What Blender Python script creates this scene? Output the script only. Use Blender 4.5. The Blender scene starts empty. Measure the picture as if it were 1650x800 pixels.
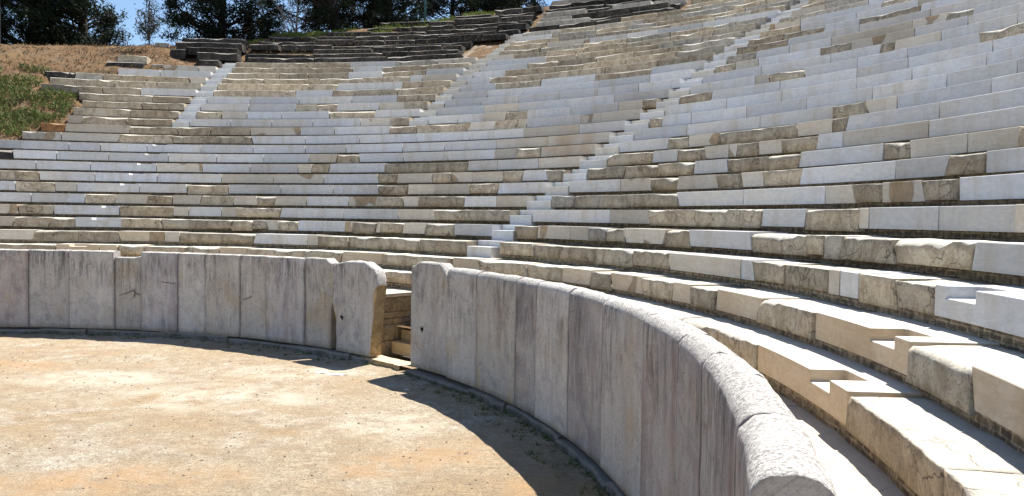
import bpy, bmesh, math, random
import numpy as np
from mathutils import Matrix, Vector, noise as mn

# ------------------------------------------------------------ camera, sky, sun
scene = bpy.context.scene
COL = scene.collection
CAM = (12.0606, -7.2502, 1.2836)
PITCH, ROLL, FPX = -0.0377, 0.0146, 1255.24
cp, sp, cr, sr = math.cos(PITCH), math.sin(PITCH), math.cos(ROLL), math.sin(ROLL)
ex, eu, fw = Vector((1, 0, 0)), Vector((0, -sp, cp)), Vector((0, cp, sp))
rt, up = cr*ex + sr*eu, -sr*ex + cr*eu
cam = bpy.data.objects.new("camera", bpy.data.cameras.new("camera"))
COL.objects.link(cam)
M = Matrix((rt, up, -fw)).transposed().to_4x4(); M.translation = Vector(CAM)
cam.matrix_world = M
cam.data.sensor_width = 36; cam.data.sensor_fit = 'HORIZONTAL'
cam.data.lens = FPX/1650*36
cam.data.clip_start = 0.05; cam.data.clip_end = 3000
scene.camera = cam
SUN_AZ, SUN_EL = math.radians(45), math.radians(63)
w_ = bpy.data.worlds.new("World"); scene.world = w_; w_.use_nodes = True
nt = w_.node_tree; nt.nodes.clear()
sky = nt.nodes.new('ShaderNodeTexSky'); sky.sky_type = 'NISHITA'; sky.sun_disc = False
sky.sun_elevation = SUN_EL; sky.sun_rotation = SUN_AZ; sky.altitude = 0; sky.air_density = 1.0; sky.dust_density = 0.1; sky.ozone_density = 3.0
bg = nt.nodes.new('ShaderNodeBackground'); bg.inputs[1].default_value = 0.078
wo = nt.nodes.new('ShaderNodeOutputWorld')
nt.links.new(sky.outputs[0], bg.inputs[0]); nt.links.new(bg.outputs[0], wo.inputs[0])
sun = bpy.data.objects.new("sun", bpy.data.lights.new("sun", 'SUN')); COL.objects.link(sun)
sun.data.energy = 5.0; sun.data.angle = math.radians(0.5); sun.data.color = (1, .95, .87)
sd = Vector((math.sin(SUN_AZ)*math.cos(SUN_EL), math.cos(SUN_AZ)*math.cos(SUN_EL), math.sin(SUN_EL)))
sun.rotation_euler = sd.to_track_quat('Z', 'Y').to_euler(); sun.location = sd*80
scene.view_settings.view_transform = 'Standard'; scene.view_settings.look = 'None'
scene.view_settings.exposure = 1.12; scene.view_settings.gamma = 1
scene.view_settings.use_curve_mapping = False
scene.render.resolution_x = 1024; scene.render.resolution_y = 496

rnd = random.Random(7)
# ------------------------------------------------------------ measured layout
# azimuths of the joints of every seat row, and the kind of stone of each block
KINDS='NCSOGBK'
TAB={
('L',1):([0.4362,0.6245,0.7267,0.7804],[3,3,3]),
('L',2):([-0.2337,-0.0728,0.0081,0.0439,0.0987,0.1805,0.2506,0.3063,0.4346,0.52,0.6109,0.6667,0.7729],[3,1,1,3,3,3,1,3,3,1,3,3]),
('L',3):([-0.2596,-0.1318,0.0235,0.111,0.1405,0.2947,0.4076,0.4305,0.4971,0.6554,0.6913,0.7629],[1,3,1,1,3,0,1,3,3,3,3]),
('L',4):([-0.2937,-0.1839,-0.122,-0.0776,0.0066,0.0815,0.1711,0.2209,0.2613,0.2932,0.3163,0.3565,0.4563,0.4735,0.5227,0.532,0.5814,0.6295,0.6908,0.7729],[1,3,3,0,3,3,3,3,3,1,3,0,1,3,1,3,1,3,0]),
('L',5):([-0.2971,-0.1907,-0.1308,-0.0167,0.0832,0.1128,0.1766,0.2059,0.2943,0.4244,0.5385,0.6151,0.7718],[1,3,0,3,1,0,1,3,0,0,1,3]),
('L',6):([-0.2905,-0.1836,-0.0934,-0.0404,0.0174,0.0629,0.1153,0.1794,0.2254,0.2597,0.3228,0.4068,0.4625,0.5195,0.5512,0.6447,0.7085,0.7701],[0,0,3,1,3,1,3,1,3,1,0,1,3,1,3,0,1]),
('L',7):([-0.3293,-0.2215,-0.1579,-0.1219,-0.014,0.0711,0.1487,0.25,0.3525,0.4428,0.5023,0.5556,0.6234,0.6808,0.773],[0,3,1,0,0,3,0,0,0,3,1,1,3,0]),
('L',8):([-0.2947,-0.1969,-0.106,0.0007,0.1174,0.2153,0.3119,0.4185,0.455,0.5231,0.5619,0.6016,0.6613,0.6979,0.7433,0.7755],[3,0,0,0,1,1,0,3,1,3,1,1,3,0,3]),
('L',9):([-0.3316,-0.2133,-0.1261,-0.015,0.0661,0.1533,0.2427,0.2686,0.3017,0.4077,0.5686,0.625,0.7013,0.7766],[0,0,0,1,0,0,1,3,0,3,0,0,1]),
('L',10):([-0.332,-0.2589,-0.1925,-0.1089,-0.0086,0.0764,0.1618,0.2458,0.2982,0.3403,0.4238,0.5083,0.5954,0.6355,0.6807,0.7774],[6,0,0,0,0,0,0,1,3,0,0,0,1,3,2]),
('L',11):([-0.3666,-0.1841,-0.134,-0.0577,0.0345,0.1268,0.2216,0.2974,0.4027,0.4802,0.5763,0.669,0.7764],[0,0,0,0,0,0,0,0,0,0,2,2]),
('L',12):([-0.2656,-0.2306,-0.2061,-0.1155,-0.0276,0.1098,0.2054,0.304,0.4102,0.5068,0.6039,0.7002,0.7772],[4,1,1,3,3,0,0,0,0,0,2,0]),
('L',13):([-0.2476,-0.2106,-0.1099,-0.0307,0.0237,0.0934,0.1811,0.2423,0.3424,0.3908,0.4794,0.5327,0.5875,0.6814,0.7792],[5,1,3,3,3,1,0,0,3,3,1,3,0,1]),
('L',14):([-0.2171,-0.1937,-0.1244,-0.0514],[1,3,3]),
('L',15):([-0.2173,-0.129,-0.0516],[3,3]),
('L',16):([-0.2114,-0.1204,-0.0522],[3,3]),
('L',17):([-0.2237,-0.1117,-0.0515],[3,3]),
('L',18):([-0.2859,-0.1964,-0.1382,-0.0516],[3,3,0]),
('L',19):([-0.2792,-0.2116,-0.1841,-0.1221,-0.0521],[3,3,3,3]),
('L',20):([-0.2922,-0.2593,-0.2496,-0.2093,-0.1438,-0.0787,-0.0523],[6,6,4,3,3,1]),
('L',21):([-0.1943,-0.1312,-0.0524],[0,0]),
('L',22):([-0.1319,-0.0796,-0.0525],[1,1]),
('A',14):([-0.0238,0.0462,0.1168,0.1888,0.2739,0.3262,0.3618],[0,0,0,0,1,3]),
('A',15):([-0.0231,0.0192,0.0622,0.1218,0.2053,0.2853,0.3657],[3,1,0,0,3,0]),
('A',16):([-0.0259,0.0545,0.1349,0.1725,0.206,0.2798,0.3245,0.3659],[0,0,3,3,0,1,3]),
('A',17):([-0.0254,0.0462,0.1291,0.2199,0.2986,0.3654],[0,0,0,0,3]),
('A',18):([-0.0236,0.1121,0.1765,0.2863,0.3664],[3,0,3,3]),
('A',19):([-0.0262,0.1242,0.1724,0.2835,0.3661],[3,3,0,3]),
('A',20):([-0.0266,0.0407,0.1333,0.2064,0.2863,0.3063,0.365],[3,3,3,3,0,1]),
('A',21):([-0.0269,0.0573,0.1053,0.1714,0.2297,0.3018,0.3652],[3,3,3,0,3,0]),
('A',22):([-0.0271,0.0185,0.1094,0.169,0.2196,0.3004,0.3644],[3,3,3,0,3,3]),
('A',23):([-0.0292,0.0271,0.0843,0.1555,0.2314,0.3003,0.3637],[3,3,3,0,4,4]),
('B',14):([0.3951,0.4472,0.4945,0.5327,0.5694,0.6435,0.7223,0.7609,0.7832],[0,0,1,3,0,0,1,3]),
('B',15):([0.3953,0.4783,0.5374,0.6185,0.6978,0.7832],[0,1,0,0,0]),
('B',16):([0.3942,0.4568,0.5229,0.5909,0.6539,0.7189,0.7822],[0,0,0,0,0,0]),
('B',17):([0.3944,0.4553,0.5154,0.5795,0.64,0.7196,0.7826],[0,0,0,0,0,0]),
('B',18):([0.3941,0.4553,0.5312,0.6189,0.7067,0.7843],[0,3,0,3,0]),
('B',19):([0.3935,0.4333,0.4759,0.5463,0.6207,0.7016,0.7826],[0,3,3,3,3,3]),
('B',20):([0.3922,0.4461,0.5134,0.5732,0.6409,0.7151,0.7838],[0,3,3,3,3,4]),
('B',21):([0.3921,0.4709,0.521,0.58,0.6372,0.7106,0.7835],[0,3,3,3,3,4]),
('B',22):([0.3921,0.489,0.5383,0.5961,0.6613,0.7237,0.7848],[0,3,3,3,4,4]),
('B',23):([0.3922,0.4245,0.4773,0.536,0.6026,0.6666,0.728,0.7847],[1,3,3,3,3,3,3]),
('B',24):([0.3915,0.4562,0.5244,0.5905,0.6543,0.7153,0.7847],[3,4,3,4,3,4]),
('B',25):([0.3892,0.4554,0.5229,0.5792,0.6248,0.6881,0.7884],[3,1,0,0,0,0]),
('B',26):([0.3886,0.4648,0.5221,0.5778,0.6318,0.6924,0.742,0.7864],[3,4,3,3,3,4,3]),
('B',27):([0.3903,0.4458,0.5124,0.5587,0.6039,0.6735,0.7234,0.7849],[0,4,3,4,3,3,4]),
('B',28):([0.3907,0.4467,0.5034,0.5767,0.6297,0.6973,0.7842],[4,3,4,3,4,3]),
('B',29):([0.3923,0.4384,0.4949,0.5317,0.5857,0.6464,0.7044,0.7747],[6,6,6,3,3,4,3]),
('C',1):([0.8626,0.9964,1.1279,1.2411,1.3453,1.42,1.5001,1.6544,1.7798],[3,3,1,3,3,3,1,3]),
('C',2):([0.7758,0.836,0.9469,1.0265,1.0894,1.1337,1.1979,1.2613,1.2968,1.3456,1.4241,1.5147,1.6435,1.7124,1.7765],[1,3,3,1,3,1,3,1,3,1,3,1,3,1]),
('C',3):([0.8341,0.9071,1.0383,1.1162,1.1849,1.3133,1.3341,1.3841,1.4496,1.4661,1.4912,1.538,1.5817,1.7005],[3,3,3,3,1,0,3,3,1,0,3,3,0]),
('C',4):([0.8187,0.8666,0.934,0.9714,1.0069,1.0418,1.0784,1.1163,1.161,1.2645,1.3492,1.3753,1.3988,1.464,1.548,1.6182],[3,1,1,4,3,1,1,3,0,3,3,4,3,3,0]),
('C',5):([0.8158,0.9676,1.04,1.2295,1.292,1.3644,1.376,1.4547,1.5274,1.5696],[0,1,3,0,3,1,0,0,1]),
('C',6):([0.8174,0.8603,0.9583,1.0475,1.154,1.2711,1.3078,1.3424,1.3897,1.4255,1.5103],[4,3,3,0,0,1,3,1,3,0]),
('C',7):([0.8163,0.9103,0.9625,1.0086,1.0738,1.1111,1.1424,1.1958,1.3141,1.3699,1.4072,1.4757],[0,1,3,1,3,1,3,0,0,3,0]),
('C',8):([0.8173,0.8832,0.9404,0.9992,1.0514,1.1135,1.1564,1.2595,1.2901,1.3494,1.3971,1.4358],[3,3,3,0,3,3,0,3,1,1,3]),
('C',9):([0.8247,0.9027,0.9421,0.9861,1.022,1.034,1.0655,1.0985,1.1449,1.1778,1.2753,1.4011],[3,0,3,1,1,3,1,3,0,1,0]),
('C',10):([0.8178,0.8986,0.931,0.9766,1.0879,1.1334,1.151,1.2543,1.3593],[0,3,1,3,1,3,0,0]),
('C',11):([0.8167,0.9009,1.0086,1.1049,1.1459,1.1797,1.2748,1.3394],[0,0,0,3,1,0,0]),
('C',12):([0.8163,0.837,0.8822,0.9631,1.0442,1.1242,1.2041,1.2704,1.3166],[3,0,0,0,0,0,0,0]),
('C',13):([0.8173,0.9101,0.9865,1.0803,1.1421,1.2162,1.2756],[0,0,0,0,0,0]),
('C',14):([0.8184,0.8663,0.961,1.0567,1.1143,1.1981,1.2618],[3,0,0,0,0,0]),
('C',15):([0.8148,0.9074,0.9267,0.9726,1.0366,1.0927,1.1654,1.2307],[0,1,3,0,0,0,3]),
('C',16):([0.815,0.8973,0.9859,1.0436,1.0587,1.1081,1.1798,1.2313],[0,0,0,3,1,0,0]),
('C',17):([0.8156,0.8443,0.8755,0.955,0.9921,1.0623,1.1159,1.193],[3,1,0,3,1,0,0]),
('C',18):([0.8158,0.8555,0.8993,0.9516,1.0424,1.0779,1.1032,1.1858],[4,0,0,1,1,3,0]),
('C',19):([0.8152,0.8815,0.9686,1.0458,1.1058,1.1699],[3,0,0,0,0]),
('C',20):([0.8158,0.8597,0.9121,0.9536,1.0198,1.0849,1.1447],[3,3,0,3,0,0]),
('C',21):([0.8174,0.8689,0.9356,1.0033,1.0528,1.1038,1.1501],[3,0,0,1,0,0]),
('C',22):([0.8158,0.855,0.9493,1.0018,1.0617,1.1158],[1,0,3,0,0]),
('C',23):([0.8143,0.8567,0.9218,0.9688,1.0422,1.102],[4,4,0,0,0]),
('C',24):([0.8169,0.8585,0.9155,0.9746,1.0113,1.0783],[1,4,0,3,0]),
('C',25):([0.8162,0.8462,0.9098,0.9746,1.0498],[3,4,0,0]),
('C',26):([0.8146,0.8845,0.9504,1.0326],[3,0,3]),
('C',27):([0.815,0.8736,0.9519,1.0216],[4,3,0]),
}
R1 = [14.741, 15.263, 15.913, 16.585, 17.228, 17.868, 18.519, 19.18, 19.819, 20.467, 21.132, 21.808, 22.502, 23.189, 23.842, 24.483, 25.135, 25.79, 26.429, 27.075, 27.735, 28.418, 29.118, 29.833, 30.544, 31.242, 31.93]
Z1 = [-0.02, 0.358, 0.744, 1.129, 1.504, 1.88, 2.259, 2.635, 3.021, 3.412, 3.795, 4.195, 4.591, 4.981, 5.37, 5.76, 6.146, 6.525, 6.901, 7.264, 7.627, 7.988, 8.35, 8.71, 9.067, 9.419, 9.77]
def RK(k): return R1[k-1] if k <= 27 else R1[26] + (k-27)*.662
def ZK(k):
    if k < 1: return -.45
    return Z1[k-1] if k <= 27 else Z1[26] + (k-27)*.38
RIN = [RK(k) for k in range(1, 41)]; ZIN = [ZK(k) for k in range(1, 41)]
WX, WY, WR, WT = -0.18, -0.62, 13.72, 0.28       # the slab wall: its own centre, inner radius, thickness
GROUND = -1.90
def pol(R, a, z): return (R*math.sin(a), R*math.cos(a), z)
def wpol(R, a, z): return (WX + R*math.sin(a), WY + R*math.cos(a), z)
def dcam(R, a): return math.hypot(R*math.sin(a)-CAM[0], R*math.cos(a)-CAM[1])
def N3(x, y, z, s=1.0, off=0.0): return mn.noise(Vector((x*s+off, y*s-off*.7, z*s+off*.3)))
def sstep(a, b, x):
    t = min(1, max(0, (x-a)/(b-a))); return t*t*(3-2*t)

# ------------------------------------------------------------ materials
def mat(name, rough=.8):
    m = bpy.data.materials.new(name); m.use_nodes = True
    n = m.node_tree.nodes; b = n['Principled BSDF']; b.inputs['Roughness'].default_value = rough
    b.inputs['Specular IOR Level'].default_value = .25
    return m, m.node_tree, b
class G:
    def __init__(s, nt): s.nt = nt
    def n(s, t, **k):
        x = s.nt.nodes.new(t)
        for a, v in k.items(): setattr(x, a, v)
        return x
    def l(s, a, b): s.nt.links.new(a, b)
    def noise(s, vec, scale, detail=5, rough=.6, dist=0.0):
        x = s.n('ShaderNodeTexNoise'); s.l(vec, x.inputs['Vector'])
        x.inputs['Scale'].default_value = scale; x.inputs['Detail'].default_value = detail
        x.inputs['Roughness'].default_value = rough; x.inputs['Distortion'].default_value = dist
        return x.outputs[0]
    def ramp(s, fac, stops):
        x = s.n('ShaderNodeValToRGB'); s.l(fac, x.inputs[0]); cr_ = x.color_ramp
        while len(cr_.elements) < len(stops): cr_.elements.new(.5)
        for e, (p, c) in zip(cr_.elements, stops):
            e.position = p; e.color = (c, c, c, 1) if isinstance(c, (int, float)) else (*c, 1)
        return x.outputs[0]
    def mix(s, fac, a, b, mode='MIX'):
        x = s.n('ShaderNodeMix', data_type='RGBA', blend_type=mode)
        for i, v in ((0, fac), (6, a), (7, b)):
            if isinstance(v, (int, float)): x.inputs[i].default_value = v if i == 0 else (v, v, v, 1)
            elif isinstance(v, tuple): x.inputs[i].default_value = (*v, 1)
            else: s.l(v, x.inputs[i])
        return x.outputs[2]
    def math(s, op, a, b=0.0, c=None):
        x = s.n('ShaderNodeMath', operation=op)
        for i, v in enumerate((a, b) if c is None else (a, b, c)):
            if isinstance(v, (int, float)): x.inputs[i].default_value = v
            else: s.l(v, x.inputs[i])
        return x.outputs[0]
    def objvec(s, scale=(1, 1, 1), rand=40.0, uv=False):
        tc = s.n('ShaderNodeTexCoord'); oi = s.n('ShaderNodeObjectInfo')
        mp = s.n('ShaderNodeMapping'); mp.inputs['Scale'].default_value = scale
        s.l(tc.outputs['UV' if uv else 'Object'], mp.inputs[0])
        ad = s.n('ShaderNodeVectorMath', operation='ADD'); sc = s.math('MULTIPLY', oi.outputs['Random'], rand)
        s.l(mp.outputs[0], ad.inputs[0]); s.l(sc, ad.inputs[1])
        return ad.outputs[0]
    def objvec_streak(s): return s.noise(s.objvec((4.5, .9, 1), uv=True), 1.4, 5, .7, .4)
    def rand(s): return s.n('ShaderNodeObjectInfo').outputs['Random']
    def bump(s, h, bsdf, strength=.4, dist=.02):
        x = s.n('ShaderNodeBump'); x.inputs['Strength'].default_value = strength; x.inputs['Distance'].default_value = dist
        s.l(h, x.inputs['Height']); s.l(x.outputs[0], bsdf.inputs['Normal'])

def marble(name, base, warm, vein, spread=.25, stain=0.0, patch=False, top=None):
    m, t, b = mat(name, .62); g = G(t); v = g.objvec()
    big = g.noise(v, .55, 3, .5, .6)
    c = g.mix(g.ramp(big, [(.35, 0), (.68, 1)]), base, warm)
    vv = g.objvec((1.2, 1.2, 5.0)); vn = g.noise(vv, 1.1, 5, .62, 1.6)
    c = g.mix(g.ramp(vn, [(.44, 0), (.5, .42), (.57, 0)]), c, vein)
    fine = g.noise(v, 14, 4, .7)
    c = g.mix(g.ramp(fine, [(.34, .3), (.58, 0)]), c, tuple(x*.62 for x in base))
    c = g.mix(g.ramp(g.noise(v, 2.2, 6, .75, .5), [(.50, 0), (.72, .35)]), c, tuple(x*y for x, y in zip(base, (.78, .70, .58))))
    if patch:      # fragments of the old block set into the new stone
        pn = g.noise(v, .75, 2, .5, .2)
        old = g.mix(g.ramp(g.noise(v, 5, 6, .7), [(.38, 0), (.62, 1)]), (.40, .30, .19), (.25, .19, .125))
        c = g.mix(g.ramp(pn, [(.628, 0), (.634, 1)]), c, old)
        c = g.mix(g.ramp(pn, [(.618, 0), (.629, .6), (.64, 0)]), c, (.16, .12, .08))
    if stain:
        # ochre run marks that follow the height of the face
        sv = g.objvec((2.4, .22, 1), uv=True)
        sn = g.noise(sv, .55, 3, .5)
        c = g.mix(g.ramp(sn, [(.48, 0), (.72, stain)]), c, (.36, .22, .09))
    else:
        sv = g.objvec((3.0, .5, 1), uv=True)
        sn = g.noise(sv, 1.2, 4, .65)
        c = g.mix(g.ramp(sn, [(.50, 0), (.74, .55)]), c, (.42, .35, .25))
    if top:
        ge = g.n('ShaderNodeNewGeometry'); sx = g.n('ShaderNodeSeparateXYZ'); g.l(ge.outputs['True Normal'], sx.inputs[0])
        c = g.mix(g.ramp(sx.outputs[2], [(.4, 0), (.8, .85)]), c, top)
    hsv = g.n('ShaderNodeHueSaturation'); g.l(c, hsv.inputs['Color'])
    rv = g.math('MULTIPLY_ADD', g.rand(), spread, 1-spread*.75); g.l(rv, hsv.inputs['Value'])
    g.l(hsv.outputs[0], b.inputs['Base Color'])
    h = g.mix(.5, g.noise(v, 7, 6, .75), g.noise(v, 55, 4, .7))
    g.bump(h, b, .45, .015)
    return m
def oldstone(name, a, c2, dark, pale, amount=.5, spread=.4, bump=.9, repair=False):
    m, t, b = mat(name, .93); g = G(t); v = g.objvec()
    c = g.mix(g.ramp(g.noise(v, .9, 4, .6, .5), [(.36, 0), (.62, 1)]), a, c2)
    c = g.mix(g.ramp(g.noise(v, 3.2, 5, .7, .8), [(.42, 0), (.60, .75)]), c, dark)
    c = g.mix(g.ramp(g.noise(v, 6.5, 5, .7), [(.53, 0), (.66, amount)]), c, pale)
    c = g.mix(g.ramp(g.noise(v, 38, 3, .7), [(.5, 0), (.72, .6)]), c, tuple(x*.35 for x in dark))
    vo = g.n('ShaderNodeTexVoronoi', feature='DISTANCE_TO_EDGE'); vo.inputs['Scale'].default_value = 2.6
    wv = g.n('ShaderNodeVectorMath', operation='MULTIPLY_ADD'); n3 = g.n('ShaderNodeTexNoise'); n3.inputs['Scale'].default_value = 3.5; n3.inputs['Detail'].default_value = 6; g.l(v, n3.inputs['Vector'])
    g.l(n3.outputs[1], wv.inputs[0]); wv.inputs[1].default_value = (.5, .5, .5); g.l(v, wv.inputs[2]); g.l(wv.outputs[0], vo.inputs['Vector'])
    crk = g.ramp(vo.outputs['Distance'], [(.0, .85), (.022, 0)])
    crk = g.math('MULTIPLY', crk, g.ramp(g.noise(v, 1.3, 2, .5), [(.45, 0), (.55, 1)]))
    c = g.mix(crk, c, tuple(x*.3 for x in dark))
    if repair:
        tint = g.ramp(g.rand(), [(0, (1, .97, .92)), (.3, (1.0, .86, .66)), (.5, (.86, .86, .84)), (.75, (1.0, .93, .80)), (1, (.92, .82, .66))])
        c = g.mix(.45, c, tint, 'MULTIPLY')
    if repair:     # smooth cement and new stone let into the old block
        pn = g.noise(g.objvec((1, 1, .6)), .8, 3, .5, .3)
        c = g.mix(g.ramp(pn, [(.66, 0), (.67, .85)]), c, (.48, .43, .35))
        c = g.mix(g.ramp(g.objvec_streak(), [(.52, 0), (.7, .55)]), c, (.17, .14, .10))
    # upward faces worn paler, with sunlight painted in; faces keep the brown patina
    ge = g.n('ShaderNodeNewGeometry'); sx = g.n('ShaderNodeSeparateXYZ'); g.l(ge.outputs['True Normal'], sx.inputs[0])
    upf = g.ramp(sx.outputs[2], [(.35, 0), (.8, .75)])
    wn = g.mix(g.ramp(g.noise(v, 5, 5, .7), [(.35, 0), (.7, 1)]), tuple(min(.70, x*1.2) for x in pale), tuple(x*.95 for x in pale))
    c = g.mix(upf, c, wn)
    hsv = g.n('ShaderNodeHueSaturation'); g.l(c, hsv.inputs['Color'])
    g.l(g.math('MULTIPLY_ADD', g.rand(), spread, 1-spread*.6), hsv.inputs['Value'])
    g.l(hsv.outputs[0], b.inputs['Base Color'])
    h = g.mix(.45, g.noise(v, 7, 8, .75, .4), g.noise(v, 32, 4, .7)); h = g.math('SUBTRACT', h, g.math('MULTIPLY', crk, .4))
    g.bump(h, b, bump, .03)
    return m
MAT = {
 'N': marble('blue_white_marble', (.60, .615, .635), (.63, .61, .57), (.45, .47, .50), .3),
 'C': marble('cream_marble', (.56, .515, .44), (.60, .56, .49), (.46, .39, .30), .3, 0, True),
 'S': marble('stained_marble', (.56, .54, .50), (.52, .48, .40), (.4, .36, .3), .2, .55),
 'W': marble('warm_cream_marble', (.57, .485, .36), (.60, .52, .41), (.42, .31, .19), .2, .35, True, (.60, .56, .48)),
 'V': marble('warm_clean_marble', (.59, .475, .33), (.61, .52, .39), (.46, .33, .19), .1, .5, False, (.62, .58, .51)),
 'O': oldstone('weathered_brown_stone', (.50, .43, .33), (.56, .50, .40), (.31, .255, .185), (.60, .56, .48), .6, .5, 1.0, True),
 'G': oldstone('weathered_grey_stone', (.46, .44, .40), (.52, .495, .45), (.31, .29, .26), (.58, .56, .51), .5, .4, 1.0, True),
 'B': oldstone('rust_brown_stone', (.28, .13, .05), (.34, .18, .08), (.12, .06, .03), (.38, .25, .15)),
 'K': oldstone('lichen_black_stone', (.042, .038, .034), (.072, .063, .053), (.015, .014, .013), (.42, .39, .34), .16, .7),
}
def m_rubble(name='rubble_and_mortar', s=1.0):
    m, t, b = mat(name, .95); g = G(t); v = g.objvec(rand=9)
    tc = g.n('ShaderNodeTexCoord')
    dn = g.n('ShaderNodeVectorMath', operation='MULTIPLY_ADD')
    nz = g.n('ShaderNodeTexNoise'); nz.inputs['Scale'].default_value = 7; g.l(tc.outputs['UV'], nz.inputs['Vector'])
    g.l(nz.outputs[1], dn.inputs[0]); dn.inputs[1].default_value = (.03, .03, 0); g.l(tc.outputs['UV'], dn.inputs[2])
    br = g.n('ShaderNodeTexBrick'); g.l(dn.outputs[0], br.inputs['Vector'])
    br.inputs['Color1'].default_value = (.10*s, .075*s, .05*s, 1); br.inputs['Color2'].default_value = (.24*s, .18*s, .12*s, 1)
    br.inputs['Mortar'].default_value = (.42*s, .34*s, .235*s, 1); br.inputs['Scale'].default_value = 1
    br.inputs['Brick Width'].default_value = .17; br.inputs['Row Height'].default_value = .055
    br.inputs['Mortar Size'].default_value = .012; br.inputs['Mortar Smooth'].default_value = .3
    c = g.mix(g.ramp(g.noise(v, 2.2, 4, .6), [(.42, 0), (.58, .85)]), br.outputs[0], (.40*s, .32*s, .215*s))
    c = g.mix(g.ramp(g.noise(v, 12, 5, .75), [(.42, 0), (.6, .85)]), c, (.09*s, .07*s, .05*s))
    g.l(c, b.inputs['Base Color'])
    h = g.mix(.5, g.math('SUBTRACT', 1.0, br.outputs[1]), g.noise(v, 25, 5, .7)); g.bump(h, b, .8, .02)
    return m
M_RUB = m_rubble(); M_RUBSHADE = m_rubble('rubble_with_painted_shade', .75)  # darker copy paints the shadow lines under the blocks of the higher rows

def m_slab(name, a, b2, spread=.3, pink=.4, diag=False):
    m, t, b = mat(name, .8); g = G(t); v = g.objvec(rand=30)
    sv = g.objvec((1.9, .55, 1), uv=True, rand=30)
    c = g.mix(g.ramp(g.noise(sv, 1.1, 6, .62, .9), [(.34, 0), (.62, 1)]), a, b2)
    c = g.mix(g.ramp(g.noise(v, .95, 4, .55, .8), [(.40, 0), (.62, .75)]), c, (.54, .51, .46))
    c = g.mix(g.ramp(g.noise(v, 1.5, 4, .6, 1.2), [(.50, 0), (.66, pink)]), c, (.34, .235, .215))
    c = g.mix(g.ramp(g.noise(v, 1.05, 3, .5, .6), [(.54, 0), (.68, .65)]), c, (.46, .36, .23))
    c = g.mix(g.ramp(g.noise(v, 1.7, 5, .65, 1.8), [(.52, 0), (.70, .6)]), c, (.22, .21, .22))
    # slanting mineral veins
    mp = g.n('ShaderNodeMapping'); mp.inputs['Rotation'].default_value = (0, 0, .35); g.l(g.objvec((3.2, .5, 1), uv=True, rand=17), mp.inputs[0])
    c = g.mix(g.ramp(g.noise(mp.outputs[0], .8, 4, .6, 1.4), [(.47, 0), (.5, .4), (.53, 0)]), c, (.56, .52, .48))
    if True:
        m2 = g.n('ShaderNodeMapping'); m2.inputs['Rotation'].default_value = (0, 0, -.42); m2.inputs['Scale'].default_value = (6, .5, 1); tcu = g.n('ShaderNodeTexCoord'); g.l(tcu.outputs['UV'], m2.inputs[0])
        c = g.mix(g.ramp(g.noise(m2.outputs[0], .9, 4, .55, .5), [(.42, 0), (.52, .55 if diag else .28), (.62, 0)]), c, (.56, .53, .52) if diag else (.30, .285, .29))
    # a few cracks
    c = g.mix(g.ramp(g.noise(v, 1.0, 6, .7, 1.0), [(.4985, 0), (.5, .8), (.5015, 0)]), c, (.10, .07, .05))
    tc = g.n('ShaderNodeTexCoord'); sx = g.n('ShaderNodeSeparateXYZ'); g.l(tc.outputs['Object'], sx.inputs[0])
    hi = g.n('ShaderNodeMapRange'); hi.inputs[1].default_value = -1.3; hi.inputs[2].default_value = .2; g.l(sx.outputs[2], hi.inputs[0])
    s4 = g.objvec((7, .8, 1), uv=True, rand=23)
    run = g.math('MULTIPLY', g.ramp(g.noise(s4, 1.5, 9, .85, .4), [(.47, 0), (.56, 1)]), hi.outputs[0])
    run = g.math('MULTIPLY', run, g.ramp(g.noise(v, 1.1, 3, .6), [(.44, .08), (.58, .9)]))
    c = g.mix(run, c, (.085, .08, .075))
    s5 = g.objvec((1.6, .10, 1), uv=True, rand=11)
    c = g.mix(g.ramp(g.noise(s5, 1.6, 5, .6), [(.58, 0), (.70, .55)]), c, (.27, .19, .15))
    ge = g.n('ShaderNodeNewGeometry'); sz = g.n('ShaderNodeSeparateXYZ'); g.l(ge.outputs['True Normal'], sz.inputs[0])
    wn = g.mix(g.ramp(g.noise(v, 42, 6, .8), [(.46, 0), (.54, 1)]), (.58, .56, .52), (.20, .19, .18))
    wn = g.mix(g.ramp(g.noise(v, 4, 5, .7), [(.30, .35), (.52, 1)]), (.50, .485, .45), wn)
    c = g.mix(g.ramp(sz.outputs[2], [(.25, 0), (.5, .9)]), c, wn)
    c = g.mix(g.ramp(g.noise(v, 34, 5, .8), [(.48, 0), (.66, .5)]), c, (.17, .15, .14))
    hsv = g.n('ShaderNodeHueSaturation'); g.l(c, hsv.inputs['Color'])
    g.l(g.math('MULTIPLY_ADD', g.rand(), spread, 1.12-spread*.5), hsv.inputs['Value'])
    g.l(hsv.outputs[0], b.inputs['Base Color'])
    h = g.mix(.5, g.noise(v, 10, 8, .8), g.noise(v, 45, 5, .75)); g.bump(h, b, 1.0, .025)
    return m
M_SLAB = m_slab('streaked_slab_marble', (.42, .395, .37), (.56, .53, .485), .2, .3)
M_SLABT = m_slab('tan_slab_marble', (.42, .375, .315), (.55, .50, .43), .2, .1)
M_SLABD = m_slab('dark_slab_marble', (.22, .195, .19), (.33, .30, .285), .2, .4)
M_SLABV = m_slab('diagonally_veined_slab_marble', (.26, .235, .25), (.38, .355, .35), .15, .4, True)
M_SLABP = m_slab('pinkish_slab_marble', (.36, .305, .29), (.50, .435, .405), .2, .7)
M_PLINTH = oldstone('plinth_stone', (.22, .20, .17), (.28, .25, .21), (.09, .08, .065), (.26, .23, .19), .4, .3)
M_PAVE = oldstone('walkway_stone', (.50, .42, .31), (.54, .46, .35), (.34, .27, .19), (.54, .47, .37), .5, .12, .6)
M_ORANGE = marble('orange_limestone', (.60, .40, .19), (.62, .46, .26), (.40, .26, .12), .15)
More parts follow.
